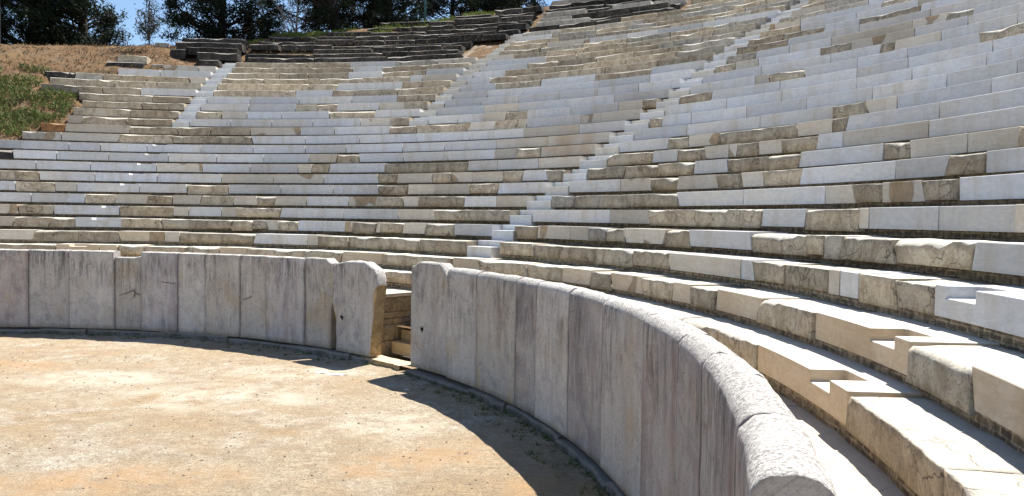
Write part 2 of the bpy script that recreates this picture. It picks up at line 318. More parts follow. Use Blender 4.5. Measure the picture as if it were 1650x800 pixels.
M_TAN = oldstone('tan_rough_stone', (.52, .38, .20), (.44, .32, .17), (.24, .165, .085), (.56, .47, .33), .5, .2)

def m_ground():
    m, t, b = mat('sandy_earth', .97); g = G(t)
    tc = g.n('ShaderNodeTexCoord'); v = tc.outputs['Object']
    c = g.mix(g.ramp(g.noise(v, .33, 5, .62, .5), [(.4, 0), (.6, 1)]), (.47, .35, .215), (.53, .46, .345))
    c = g.mix(g.ramp(g.noise(v, .55, 6, .7, .6), [(.50, 0), (.66, .8)]), c, (.66, .62, .53))
    c = g.mix(g.ramp(g.noise(v, .8, 5, .65), [(.56, 0), (.72, .6)]), c, (.40, .235, .105))
    c = g.mix(g.ramp(g.noise(v, 3.5, 6, .75), [(.44, 0), (.62, .7)]), c, (.34, .26, .17))
    c = g.mix(g.ramp(g.noise(v, 13, 5, .75), [(.44, .0), (.60, .6)]), c, (.34, .26, .175))
    c = g.mix(g.ramp(g.noise(v, 45, 3, .8), [(.48, 0), (.66, .85)]), c, (.12, .09, .06))
    def patch(x, y, rx, ry, col, amt, c):
        m2 = g.n('ShaderNodeMapping'); m2.vector_type = 'TEXTURE'; m2.inputs['Location'].default_value = (x, y, -1.9); m2.inputs['Scale'].default_value = (rx, ry, 3); g.l(v, m2.inputs[0])
        gr = g.n('ShaderNodeTexGradient', gradient_type='SPHERICAL'); g.l(m2.outputs[0], gr.inputs[0])
        f = g.math('MULTIPLY', g.ramp(gr.outputs[1], [(.0, 0), (.45, 1)]), g.ramp(g.noise(v, 1.3, 7, .72, .4), [(.40, 0), (.58, amt)]))
        return g.mix(f, c, col)
    for x, y, rx, ry in ((7.8, 2.0, 1.6, .8), (6.4, 1.4, 1.5, .9), (11.4, 3.3, 1.1, .8), (10.4, 2.6, .9, .6), (1.4, 8.7, 2.2, .9), (12.6, 1.8, .8, .7)): c = patch(x, y, rx, ry, (.47, .30, .155), .6, c)
    for x, y, rx, ry in ((6.9, 6.2, 2.4, 1.3), (10.2, 4.5, 1.0, .8), (4.0, 7.6, 1.8, .9), (7.7, 8.5, 1.6, .9)): c = patch(x, y, rx, ry, (.66, .62, .51), .5, c)
    g.l(c, b.inputs['Base Color'])
    mp = g.n('ShaderNodeMapping'); mp.inputs['Rotation'].default_value = (0, 0, .5); mp.inputs['Scale'].default_value = (.7, 1.5, 1); g.l(v, mp.inputs[0])
    h = g.mix(.42, g.noise(mp.outputs[0], 6, 8, .75, .4), g.noise(v, 30, 5, .8)); g.bump(h, b, 1.0, .09)
    return m
M_GROUND = m_ground()
def m_hill():
    m, t, b = mat('dry_hill_earth', .97); g = G(t)
    tc = g.n('ShaderNodeTexCoord'); v = tc.outputs['Object']
    c = g.mix(g.ramp(g.noise(v, .5, 5, .65), [(.4, 0), (.6, 1)]), (.155, .085, .040), (.19, .115, .055))
    c = g.mix(g.ramp(g.noise(v, 1.6, 6, .75), [(.5, 0), (.66, .8)]), c, (.20, .145, .09))
    c = g.mix(g.ramp(g.noise(v, 2.6, 6, .75, .5), [(.52, 0), (.64, .8)]), c, (.055, .05, .028))
    c = g.mix(g.ramp(g.noise(v, 9, 5, .75), [(.5, 0), (.68, .8)]), c, (.05, .034, .02))
    g.l(c, b.inputs['Base Color'])
    g.bump(g.mix(.5, g.noise(v, 3, 8, .75), g.noise(v, 14, 5, .8)), b, 1.0, .12)
    return m
M_HILL = m_hill()
def m_plain(name, col, rough=.8, metal=0.0, var=.0):
    m, t, b = mat(name, rough); g = G(t); b.inputs['Metallic'].default_value = metal
    v = g.objvec()
    c = g.mix(g.ramp(g.noise(v, 6, 5, .7), [(.35, 0), (.7, 1)]), col, tuple(x*(1-var) for x in col))
    g.l(c, b.inputs['Base Color']); return m
def m_leaf(name, a, b2, c3):
    m, t, b = mat(name, .75); g = G(t)
    tc = g.n('ShaderNodeTexCoord'); v = tc.outputs['Object']
    c = g.mix(g.ramp(g.noise(v, .9, 3, .6), [(.35, 0), (.62, 1)]), a, b2)
    wn = g.n('ShaderNodeTexWhiteNoise'); ge = g.n('ShaderNodeNewGeometry')
    c = g.mix(g.math('MULTIPLY', ge.outputs['Random Per Island'], .6), c, c3)
    g.l(c, b.inputs['Base Color'])
    tr = g.n('ShaderNodeBsdfTranslucent'); g.l(c, tr.inputs[0])
    ms = g.n('ShaderNodeMixShader'); ms.inputs[0].default_value = .18
    out = [n for n in t.nodes if n.type == 'OUTPUT_MATERIAL'][0]
    g.l(b.outputs[0], ms.inputs[1]); g.l(tr.outputs[0], ms.inputs[2]); g.l(ms.outputs[0], out.inputs[0])
    return m
M_PINE = m_leaf('pine_needles', (.007, .015, .007), (.014, .026, .009), (.022, .030, .015))
M_PINE2 = m_leaf('blue_pine_needles', (.02, .034, .026), (.03, .045, .034), (.05, .05, .055))
M_BARK = m_plain('pine_bark', (.05, .04, .035), .95, 0, .5)
M_TWIG = m_plain('bleached_bare_wood', (.34, .31, .29), .9, 0, .3)
M_GRASS = m_leaf('fresh_grass', (.10, .16, .025), (.14, .19, .04), (.22, .22, .06))
M_BUSH = m_leaf('green_undergrowth', (.04, .085, .018), (.09, .14, .03), (.18, .17, .06))
M_DRY = m_leaf('dry_grass_blades', (.14, .095, .05), (.19, .135, .075), (.09, .08, .035))
M_PEB = oldstone('pebble_stone', (.2, .15, .10), (.26, .2, .14), (.08, .06, .04), (.3, .25, .19), .4, .6)
M_POLE = m_plain('painted_pole_metal', (.05, .13, .14), .5, .2, .3)
M_POLEW = m_plain('galvanised_pole_metal', (.4, .42, .42), .5, .3, .2)
M_GRAVEL = oldstone('loose_gravel', (.20, .145, .10), (.25, .19, .13), (.08, .06, .04), (.27, .21, .15), .6, .3)
M_HOLE = m_plain('dark_dowel_hole', (.012, .011, .01), .9, 0, .3)
M_CRACK = m_plain('brown_crack_fill', (.15, .11, .06), .95, 0, .4)
M_LEAD = m_plain('pale_dowel_mortar', (.62, .60, .56), .8, 0, .2)

# ------------------------------------------------------------ helpers
class MB:
    def __init__(s): s.v = []; s.f = []; s.uv = []; s.mi = []
    def face(s, pts, uvs=None, mi=0):
        i = len(s.v); s.v += pts; s.f.append(tuple(range(i, i+len(pts)))); s.uv += (uvs or [(0, 0)]*len(pts)); s.mi.append(mi)
def build(name, V, F, m, parent=None, uv=None, smooth=False, kind=None, label=None):
    me = bpy.data.meshes.new(name); me.from_pydata(V, [], F); 
    if uv is not None:
        l = me.uv_layers.new(name='UVMap')
        vi = np.empty(len(me.loops), dtype=np.int32); me.loops.foreach_get('vertex_index', vi)
        l.data.foreach_set('uv', np.asarray(uv, dtype=np.float32)[vi].ravel())
    for mm in (m if isinstance(m, (list, tuple)) else [m]): me.materials.append(mm)
    if smooth: me.polygons.foreach_set('use_smooth', [True]*len(me.polygons))
    me.update()
    o = bpy.data.objects.new(name, me); COL.objects.link(o)
    if parent is not None:
        o.parent = parent; o.matrix_parent_inverse = Matrix.Translation(-parent.location)
    if kind: o['kind'] = kind
    if label: o['label'] = label
    return o
def thing(name, loc, label, cat, group=None):
    o = bpy.data.objects.new(name, None); COL.objects.link(o); o.location = loc; o.empty_display_size = .3
    o['label'] = label; o['category'] = cat
    if group: o['group'] = group
    return o
def tag(o, label, cat, group=None):
    o['label'] = label; o['category'] = cat
    if group: o['group'] = group
    return o
def fixn(o):
    bm = bmesh.new(); bm.from_mesh(o.data); bmesh.ops.recalc_face_normals(bm, faces=bm.faces); bm.to_mesh(o.data); bm.free()
def bevel(o, w_, seg=1):
    b = o.modifiers.new('bevel', 'BEVEL'); b.width = w_; b.segments = seg; b.limit_method = 'ANGLE'; b.angle_limit = math.radians(40)

def sweep(rings, closed_caps=True):
    """rings: list of rings of (x,y,z,u,v); quads between, ngon caps"""
    V, F, UV = [], [], []; n = len(rings[0])
    for r in rings:
        for p in r: V.append(p[:3]); UV.append(p[3:5])
    for i in range(len(rings)-1):
        for j in range(n):
            a, b = i*n+j, i*n+(j+1) % n
            F.append((a, b, b+n, a+n))
    if closed_caps:
        F.append(tuple(range(n-1, -1, -1))); F.append(tuple(range((len(rings)-1)*n, len(rings)*n)))
    return V, F, UV

def jointfn(a, R, rough, seed):
    """azimuth of a joint as a function of height fraction t"""
    if not rough: return lambda t: a
    s = rnd.uniform(-.09, .09); ph = rnd.uniform(0, 50)
    return lambda t: a + (s*(t-.5) + .04*mn.noise(Vector((t*3, ph, 0))))/R

OLD = 'OGBK'
def seat_block(k, j0, j1, a0, a1, ty, parent, R=None, z=None, bh=.285, extra=0.0):
    R = RK(k) if R is None else R; z = ZK(k) if z is None else z
    d = dcam(R, (a0+a1)/2); L = (a1-a0)*R
    old = ty in OLD; back = R + .72
    gap = (.005 if not old else .007) + .0003*d
    ga = gap/R; sd_ = rnd.uniform(0, 200)
    dr = rnd.uniform(-.006, .006); dz = rnd.uniform(-.004, .004)
    if old: dr += rnd.uniform(-.03, .02); dz += rnd.uniform(-.022, .004); bh = bh*rnd.uniform(.9, 1.12)
    rings = []
    if not old:
        nu = max(1, int(L/.7)) if d > 14 else max(2, int(L/.2))
        b = .008 if d < 16 else .004
        nh = 1
        for i in range(nu+1):
            t = i/nu; ring = []
            prof = [(R+dr, z-bh), (R+dr, z-b+dz), (R+dr+b, z+dz), (back, z+dz-.002), (back, z-bh)]
            for (r, zz) in prof:
                ht = (zz-(z-bh))/bh
                aa0 = j0(ht)+ga; aa1 = j1(ht)-ga; a = aa0+(aa1-aa0)*t
                v = zz if r < R+.02 else zz+(r-R)
                ring.append((*pol(r, a, zz), a*R, v))
            rings.append(ring)
        V, F, UV = sweep(rings); sm = False
    else:
        st = .07 if d < 9 else (.11 if d < 16 else (.2 if d < 26 else .32))
        nu = max(3, int(L/st)); nf = 5 if d < 16 else 3; ntp = 5 if d < 12 else 3
        chip = rnd.uniform(.25, 1.0); rb = (.085 if k == 2 and 1.63 < a0 < 1.66 else rnd.uniform(.008, .022)) if ty != 'K' else rnd.uniform(.02, .04)
        for i in range(nu+1):
            t = i/nu; s = t*L; ring = []
            # how far the top front edge is broken away here
            n1 = mn.noise(Vector((s*1.1, sd_, 0))); c = (sstep(.16, .24, n1)*.42 + max(0, abs(mn.noise(Vector((s*4.2, sd_, 3))))-.22)*.9 + max(0, mn.noise(Vector((s*11, sd_, 8)))-.05)*.3)*chip
            e = min(s, L-s); c += max(0, .02-e*.6)
            cz = min(.12, c*.15+rb*.6); crr = min(.30, c*.34+rb)
            prof = []
            for q in range(nf): prof.append((0, -bh+(bh-cz)*q/(nf-1), 0))
            prof.append((crr*.35, -cz*.35, 0)); prof.append((crr, -rb*.15, 1))
            for q in range(1, ntp+1): prof.append((crr+(.72-crr)*q/ntp, 0, 1))
            prof.append((.72, -bh, 2))
            for (rr, zz, fl) in prof:
                ht = (zz+bh)/bh; aa0 = j0(ht)+ga; aa1 = j1(ht)-ga; a = aa0+(aa1-aa0)*t
                x, y, w = pol(R+rr, a, z+zz)
                nn = mn.noise(Vector((x*2.6+sd_, y*2.6, w*3.5)))*.6 + mn.noise(Vector((x*9, y*9+sd_, w*9)))*.4
                r2, z2 = R+rr+dr, z+zz+dz
                if fl == 0: r2 += nn*.022+extra
                elif fl == 1: z2 += nn*.020 - .004
                ring.append((*pol(r2, a, z2), a*R, z2 if fl == 0 else z2+rr))
            rings.append(ring)
        V, F, UV = sweep(rings); sm = True
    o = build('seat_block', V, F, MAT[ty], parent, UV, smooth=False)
    if sm and d < 26:
        o.data.polygons.foreach_set('use_smooth', [len(p.vertices) == 4 for p in o.data.polygons])
        o.data.update()
    return o

def notched_block(k, a0, a1, n0, n1, ty, parent, bh=.285, depth=.32, nh=.11):
    """cut block with a square step notch in its upper front edge"""
    R, z = RK(k), ZK(k); ga = (.004+.00025*dcam(R, a0))/R
    ua = [a0+ga]; 
    for q, e in ((a0+ga, n0), (n0, n1), (n1, a1-ga)):
        m = max(1, int((e-q)*R/.4)); ua += [q+(e-q)*i/m for i in range(1, m+1)]
    rs = [R, R+depth, R+.72]; zs = [z-bh, z-nh, z]
    solid = lambda i, j, l: 0 <= i < len(ua)-1 and 0 <= j < 2 and 0 <= l < 2 and not (n0-1e-6 <= ua[i] and ua[i+1] <= n1+1e-6 and j == 0 and l == 1)
    V, F, UV, idx = [], [], [], {}
    def vid(i, j, l):
        if (i, j, l) not in idx:
            idx[(i, j, l)] = len(V); V.append(pol(rs[j], ua[i], zs[l])); UV.append((ua[i]*R, zs[l]+rs[j]-R))
        return idx[(i, j, l)]
    for i in range(len(ua)-1):
        for j in range(2):
            for l in range(2):
                if not solid(i, j, l): continue
                for (di, dj, dl), q in {(-1, 0, 0): [(0, 0, 0), (0, 0, 1), (0, 1, 1), (0, 1, 0)], (1, 0, 0): [(1, 0, 0), (1, 1, 0), (1, 1, 1), (1, 0, 1)],
                        (0, -1, 0): [(0, 0, 0), (1, 0, 0), (1, 0, 1), (0, 0, 1)], (0, 1, 0): [(0, 1, 0), (0, 1, 1), (1, 1, 1), (1, 1, 0)],
                        (0, 0, -1): [(0, 0, 0), (0, 1, 0), (1, 1, 0), (1, 0, 0)], (0, 0, 1): [(0, 0, 1), (1, 0, 1), (1, 1, 1), (0, 1, 1)]}.items():
                    if not solid(i+di, j+dj, l+dl): F.append(tuple(vid(i+a, j+b, l+c) for a, b, c in q))
    o = build('seat_block', V, F, MAT[ty], parent, UV, label='cut block with a square step notch in its front edge')
    fixn(o)
    if dcam(R, a0) < 14: bevel(o, .012, 2)
    return o

def rubble(k, a0, a1, parent):
    R, z = RK(k), ZK(k); zb = ZK(k-1) if k > 1 else -.47
    d = dcam(R, (a0+a1)/2); st = .12 if d < 10 else (.35 if d < 20 else .8)
    nu = max(2, int((a1-a0)*R/st)); V, F, UV = [], [], []
    mrub = M_RUB if k < 4 else M_RUBSHADE
    zs = [zb-.05, zb, zb+.05, z-.26] if d < 20 else [zb-.05, z-.26]
    m = len(zs)
    for i in range(nu+1):
        a = a0+(a1-a0)*i/nu
        for zz in zs:
            r = R+(.045 if k < 4 else .105)+(N3(a*R, zz, k, 4)*.022 if d < 20 else 0)
            V.append(pol(r, a, zz)); UV.append((a*R, zz))
    for i in range(nu):
        for j in range(m-1):
            q = i*m+j; F.append((q, q+m, q+m+1, q+1))
    b0 = len(V)
    for i in range(nu+1):            # a body behind the face
        a = a0+(a1-a0)*i/nu
        V += [pol(R+.6, a, z-.262), pol(R+.6, a, zb-.05)]; UV += [(a*R, 0), (a*R, 0)]
    for i in range(nu):
        q, p = i*m, b0+2*i
        F.append((q+m-1, q+2*m-1, p+2, p)); F.append((p, p+2, p+3, p+1)); F.append((q, p+1, p+3, q+m))
    F.append(tuple(range(m)) + (b0, b0+1)); F.append(tuple(nu*m+j for j in range(m-1, -1, -1)) + (b0+2*nu+1, b0+2*nu))
    o = build('rubble_base', V, F, mrub, parent, UV); return o

ORD = ['', 'lowest', 'second', 'third', 'fourth', 'fifth', 'sixth', 'seventh', 'eighth', 'ninth', 'tenth', 'eleventh', 'twelfth', 'thirteenth', 'fourteenth', 'fifteenth', 'sixteenth', 'seventeenth', 'eighteenth', 'nineteenth', 'twentieth', 'twenty-first', 'twenty-second', 'twenty-third', 'twenty-fourth', 'twenty-fifth', 'twenty-sixth', 'twenty-seventh', 'twenty-eighth', 'twenty-ninth', 'thirtieth', 'thirty-first', 'thirty-second', 'thirty-third', 'thirty-fourth', 'thirty-fifth']
def look(types):
    n = len(types); o = sum(t in 'OGB' for t in types)/n; kk = sum(t == 'K' for t in types)/n
    if kk > .5: return 'black lichened'
    return 'mostly brown weathered' if o > .7 else 'patched brown and white' if o > .35 else 'white marble with brown patches' if o > .12 else 'clean white marble' if o == 0 else 'mostly white marble'
WHERE = {'L': ('left of the long stairway', 'left of the leftmost stairway'), 'A': ('', 'right of the leftmost stairway'), 'B': ('', 'right of the middle stairway'), 'C': ('right of the long stairway', 'right of the long stairway')}
def row(sec, k, az, ty, notch=None, where=None):
    am = (az[0]+az[-1])/2
    wh = where or WHERE[sec][1 if k > 13 else 0]
    lab = '%s seat row up, %s, %s' % (ORD[k], wh, look(ty))
    t = thing('seat_row', pol(RK(k), am, ZK(k)-.38), lab, 'seat row', 'curved stone seat rows')
    js = []
    for i, a in enumerate(az):
        l = ty[i-1] if i > 0 else None; r = ty[i] if i < len(ty) else None
        rough = (l in OLD if l else False) or (r in OLD if r else False)
        js.append(jointfn(a, RK(k), rough and 0 < i < len(az)-1, i))
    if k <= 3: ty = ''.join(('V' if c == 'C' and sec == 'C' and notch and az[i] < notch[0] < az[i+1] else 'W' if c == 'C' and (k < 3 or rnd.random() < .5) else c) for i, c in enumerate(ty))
    majority = sum(c in OLD for c in ty)/len(ty)
    for i, c in enumerate(ty):
        if notch and c in 'NCVW' and az[i] < notch[0]-.001 and az[i+1] > notch[1]+.0005:
            notched_block(k, az[i], az[i+1], notch[0], notch[1], c, t, nh=.11 if sec == 'C' else .065); continue
        o = seat_block(k, js[i], js[i+1], az[i], az[i+1], c, t)
        if c in OLD and majority < .4: o['label'] = 'weathered brown block with a chipped edge' if c != 'K' else 'blackened block'
        elif c not in OLD and majority > .6: o['label'] = 'clean replacement block of pale marble'
    rubble(k, az[0]+.002, az[-1]-.002, t)
    return t

# ------------------------------------------------------------ ground, hill
KC = [(-.6, 24.0), (-.377, 24.6), (-.3, 25.6), (-.151, 27.1), (-.044, 28.0), (.0, 28.7), (.073, 29.3), (.127, 30.1), (.181, 30.9), (.225, 31.6), (.257, 32.6), (.307, 33.7), (.357, 34.7), (.45, 35.6), (1.3, 35.6), (2.3, 30)]
def kcrest(a): return float(np.interp(a, [p[0] for p in KC], [p[1] for p in KC]))
LEFT = {k: TAB[('L', k)][0][0] for k in range(12, 23)}
LEFT.update({23: -.087, 24: -.12, 25: -.144, 26: -.141, 27: -.14, 28: -.145})
for k in range(1, 12): LEFT[k] = TAB[('L', k)][0][0]-.10 if k in (1,) else TAB[('L', k)][0][0]
def azleft(kf):
    if kf < 11.4: return -.42
    return float(np.interp(kf, list(range(12, 29)), [LEFT[k] for k in range(12, 29)]))
def hill_h(R, a):
    kf = float(np.interp(R, [13.9]+RIN, [0]+list(range(1, 41))))
    kc = kcrest(a)
    line = float(np.interp(min(kf, kc), range(1, 41), ZIN)) if kf >= 1 else -.6
    if kf > kc: line += (.22+.38*sstep(-.06, .0, a)*(1-sstep(.26, .33, a)))*sstep(.1, 2.0, kf-kc) + .10*N3(R*math.sin(a), R*math.cos(a), 0, .15)*sstep(0, 10, kf-kc)
    cov = sstep(azleft(kf)-.012, azleft(kf)+.012, a)*(1-sstep(kc-.2, kc+.3, kf))
    x, y = R*math.sin(a), R*math.cos(a)
    off = -.18 + .10*N3(x, y, 0, .8) + .05*N3(x, y, 0, 2.5)
    if kf < 12: off = min(off, -.55) if cov > 0 else off
    h = line + off*(1-cov) + cov*(-.58+.16*sstep(23.6, 24.4, kf))
    if .285 < a < .39 and 23.4 < kf < 27.3:      # gravel slope beside the middle stairway
        g_ = sstep(.315, .335, a)*(1-sstep(.365, .372, a)); h = h + g_*.1
    s = sstep(-1.5, -.75, a)*(1-sstep(2.05, 2.6, a))
    return (GROUND-.012)*(1-s) + h*s
def make_hill():
    Rs = [13.95, 14.3]+[14.6+.28*i for i in range(86)]+[39+1.2*i for i in range(14)]+[60, 75, 110, 180, 320, 600, 1200, 2500]
    az = list(np.arange(-math.pi, -1.55, .12))+list(np.arange(-1.5, -.5, .03))+list(np.arange(-.5, .45, .009))+list(np.arange(.45, 2.7, .03))+list(np.arange(2.75, math.pi-.01, .1))
    V, F = [], []; n = len(az)
    for R in Rs:
        for a in az: V.append(pol(R, a, hill_h(R, a)))
    for i in range(len(Rs)-1):
        for j in range(n):
            j2 = (j+1) % n; F.append((i*n+j, i*n+j2, (i+1)*n+j2, (i+1)*n+j))
    build('hill', V, F, M_HILL, kind='structure', smooth=True)
make_hill()
def gz(x, y):
    d = math.hypot(x-CAM[0], y-CAM[1])
    return GROUND + .030*N3(x, y, 0, .7) + .016*N3(x, y, 5, 2.2) + .007*N3(x, y, 9, 7)
def make_floor():
    V, F = [], []
    xs = np.concatenate([np.arange(-14.4, -6, .5), np.arange(-6, 14.45, .085)]); ys = np.concatenate([np.arange(-14.4, -5, .5), np.arange(-5, 14.45, .085)])
    nx, ny = len(xs), len(ys)
    for y in ys:
        for x in xs: V.append((float(x), float(y), gz(x, y)))
    for j in range(ny-1):
        for i in range(nx-1):
            if math.hypot((xs[i]+xs[i+1])/2, (ys[j]+ys[j+1])/2) < 14.2: F.append((j*nx+i, j*nx+i+1, (j+1)*nx+i+1, (j+1)*nx+i))
    me_o = build('orchestra_ground', V, F, M_GROUND, kind='structure', smooth=True)
    bm = bmesh.new(); bm.from_mesh(me_o.data); bmesh.ops.delete(bm, geom=[v for v in bm.verts if not v.link_faces], context='VERTS'); bm.to_mesh(me_o.data); bm.free()
make_floor()

# ------------------------------------------------------------ seat rows
NA = lambda k: (-.0482, -.0482+.50/RK(k))
ND = lambda k: (1.5935, 1.5935+.47/RK(k))
for (sec, k), (az, ty) in TAB.items():
    az = list(az); ty = ''.join(KINDS[q] for q in ty); notch = None
    R = RK(k)
    if sec == 'L' and k <= 11:
        if az[0] > -.2 and k > 1: az = [az[0]-1.4/R]+az; ty = rnd.choice('NC')+ty
        az = [az[0]-1.5/R]+az; ty = rnd.choice('NNC')+ty
        notch = NA(k) if k >= 2 else None
    if sec == 'C':
        end = {1: 1.98, 2: 1.94, 3: 1.86, 4: 1.80, 5: 1.75}.get(k, az[-1]+.0)
        while az[-1] < end-.02: az.append(az[-1]+rnd.uniform(.9, 1.5)/R); ty += rnd.choice('OOCN' if k < 4 else 'NNNCO')
        notch = ND(k) if k <= 3 else None
    if len(az)-1 != len(ty): az = az[:len(ty)+1]
    row(sec, k, az, ty, notch)

# black unrestored rows above, irregular
def dark_row(sec, k, a0, a1, types, where, dz=0.0, skip=.05):
    az = [a0]; ty = ''
    t = thing('seat_row', pol(RK(k), (a0+a1)/2, ZK(k)-.38), '%s seat row up, %s, black and tumbled' % (ORD[k], where), 'seat row', 'black unrestored seat rows')
    a = a0; R = RK(k)
    while a < a1-.3/R:
        L = rnd.uniform(1.2, 3.6)/R; b = min(a1, a+L)
        if b > a1-.5/R: b = a1
        if rnd.random() > skip:
            c = rnd.choice(types); off = rnd.uniform(-.2, .12)
            e = lambda q: jointfn(q, R, True, 0)
            seat_block(k, e(a), e(b), a, b, c, t, R=R+off, z=ZK(k)+dz+rnd.uniform(-.07, .05), bh=rnd.uniform(.27, .36))
        a = b+rnd.uniform(0, .07)/R
    return t
AW = 'right of the leftmost stairway'
for k, a0, a1 in [(24, -.019, .325), (25, -.029, .315), (26, -.037, .312), (27, -.034, .318), (28, -.03, .367), (29, -.018, .376), (30, .066, .382), (31, .122, .380), (32, .135, .376), (33, .251, .371), (34, .304, .376)]:
    dark_row('A', k, a0, a1, 'K', AW)
for k in range(30, 36):
    dark_row('B', k, .402-(k-28)*.0025, .60, 'KKKKG', 'right of the middle stairway')
for k in (30, 31, 32, 33):
    dark_row('B', k, .615, .775, 'GOK', 'beside the top of the long stairway')

# loose pieces at the top left
def loose(a0, a1, k, zt, R, ty, label, bh=.30, dep=.7):
    e = lambda q: jointfn(q, R, True, 0)
    o = seat_block(k, e(a0), e(a1), a0, a1, ty, None, R=R, z=zt, bh=bh)
    o.name = 'stone_block'; tag(o, label, 'stone block', 'loose stone blocks at the top left'); return o
for (k, a0, a1, zt, lab) in [(24, -.096, -.033, 8.90, 'lowest long black block of the tumbled stack left of the leftmost stairway'), (25, -.118, -.041, 9.27, 'second black block up of the tumbled stack left of the leftmost stairway'),
        (26, -.141, -.040, 9.66, 'long black block second from top of the tumbled stack'), (27, -.137, -.042, 10.02, 'topmost black block with pale top on the tumbled stack against the sky')]:
    loose(a0, a1, k, zt, RK(k)-.1, 'K', lab, .36)
loose(-.144, -.119, 25, 9.12, RK(25)-.1, 'K', 'short black block with a pale top at the left end of the tumbled stack', .45)
loose(-.087, -.055, 23, 8.42, RK(23), 'K', 'dark block lying beside the head of the leftmost stairway', .30)
loose(-.218, -.163, 22, 8.05, RK(22), 'K', 'black block lying under a pale block on the dry slope', .38)
loose(-.205, -.161, 23, 8.42, RK(23)-.35, 'O', 'pale block lying on top of a black block on the dry slope', .32)
loose(-.152, -.134, 22, 8.05, RK(22)+.2, 'O', 'small pale broken block on the dry slope above the seats', .22)
loose(-.176, -.155, 26, 9.62, RK(26)+.3, 'G', 'grey broken block on the crest of the dry hill', .32)
loose(-.402, -.372, 22, 8.35, RK(22), 'O', 'white block end at the left border of the dry slope', .30)

# ------------------------------------------------------------ stairways
def stair_step(r0, r1, a0, a1, z0, z1, parent, m):
    V, F, UV = [], [], []; b = .008
    nu = 3; rings = []
    for i in range(nu+1):
        a = a0+(a1-a0)*i/nu
        rings.append([(*pol(r, a, z), a*r0, z+(r-r0)) for r, z in ((r0, z0), (r0, z1-b), (r0+b, z1), (r1, z1), (r1, z0))])
    V, F, UV = sweep(rings)
    return build('step', V, F, m, parent, UV)
def stairway(name_lab, ar, ks, mats, secs, group='stairways between the seat wedges'):
    k0, k1 = ks
    t = thing('stairway', pol(RK(k0), ar-.01, ZK(k0)-.38), name_lab, 'stairway', group)
    for k in range(k0, k1+1):
        R, z, zp = RK(k), ZK(k), ZK(k-1); wd = .72+rnd.uniform(-.01, .01); al = ar-wd/R
        R2 = RK(k+1); rr = rnd.uniform(-.008, .008); zm = z-.135
        al += .004/R; ar2 = ar-.004/R
        ls = ('L' if k <= 13 else secs[0], k); rs = (secs[1], k)
        if ls in TAB and abs(TAB[ls][0][-1]-al)*R < .2: al = TAB[ls][0][-1]+.006/R
        if rs in TAB and abs(TAB[rs][0][0]-ar2)*R < .25: ar2 = TAB[rs][0][0]-.004/R
        stair_step(R-.035+rr, R+.345, al, ar2, zp-.03, zm+rnd.uniform(-.004, .004), t, rnd.choice(mats))
        stair_step(R+.33, R2+.0, al, ar2, zp-.03, z+.002+rnd.uniform(-.004, .004), t, rnd.choice(mats))
    return t
ST = marble('pale_step_marble', (.64, .66, .675), (.64, .63, .59), (.51, .52, .53), .15)
STC = marble('cream_step_marble', (.60, .57, .50), (.62, .59, .53), (.49, .45, .39), .2)
stairway('pale marble stairway at the left, climbing to the black tumbled blocks', -.0256, (14, 23), [ST, ST, ST], 'LA')
stairway('middle narrow marble stairway ending beside the gravel slope', .3939, (14, 28), [ST, STC, STC], 'AB')
stairway('long marble stairway climbing from the wall opening to the upper right', .8164, (3, 34), [ST, ST, STC], 'BC')

# ------------------------------------------------------------ walkway behind the wall
def walkway():
    V, F = [], []
    azs = [-.45]
    while azs[-1] < 2.05: azs.append(azs[-1]+rnd.uniform(.9, 1.7)/14.2)
    azs = [a for a in azs if not (.68 < a < .86)]+[.715, .862]; azs.sort()
    for i in range(len(azs)-1):
        a0, a1 = azs[i], azs[i+1]
        if a0 < .862-.001 and a1 > .72: continue
        n = 8 if a0 > 1.1 else 3; m = 6 if a0 > 1.1 else 2; zt = -.44+rnd.uniform(-.008, .008); b = len(V)
        g_ = .005/14
        for u in range(n+1):
            a = a0+g_+(a1-a0-2*g_)*u/n
            ri = math.hypot(*(np.array(wpol(WR+WT*.8, a+.02, 0)[:2])))  # back of the slab wall
            ri = (WX*math.sin(a)+WY*math.cos(a)) + WR + WT*.7
            for j in range(m+1):
                r = ri+(RK(1)+.12-ri)*j/m; x, y, _ = pol(r, a, 0)
                V.append((x, y, zt+.012*N3(x, y, 0, 2.2)+.005*N3(x, y, 0, 8)))
        for u in range(n):
            for j in range(m):
                q = b+u*(m+1)+j; F.append((q, q+m+1, q+m+2, q+1))
        # near and inner edges give it thickness
        for seq in ([b+j for j in range(m+1)], [b+n*(m+1)+j for j in range(m+1)], [b+u*(m+1) for u in range(n+1)]):
            c = len(V)
            for q in seq: V.append((V[q][0], V[q][1], V[q][2]-.28))
            for q in range(len(seq)-1): F.append((seq[q], seq[q+1], c+q+1, c+q))
    o = build('walkway', V, F, M_PAVE, kind='structure', smooth=False); fixn(o)
walkway()

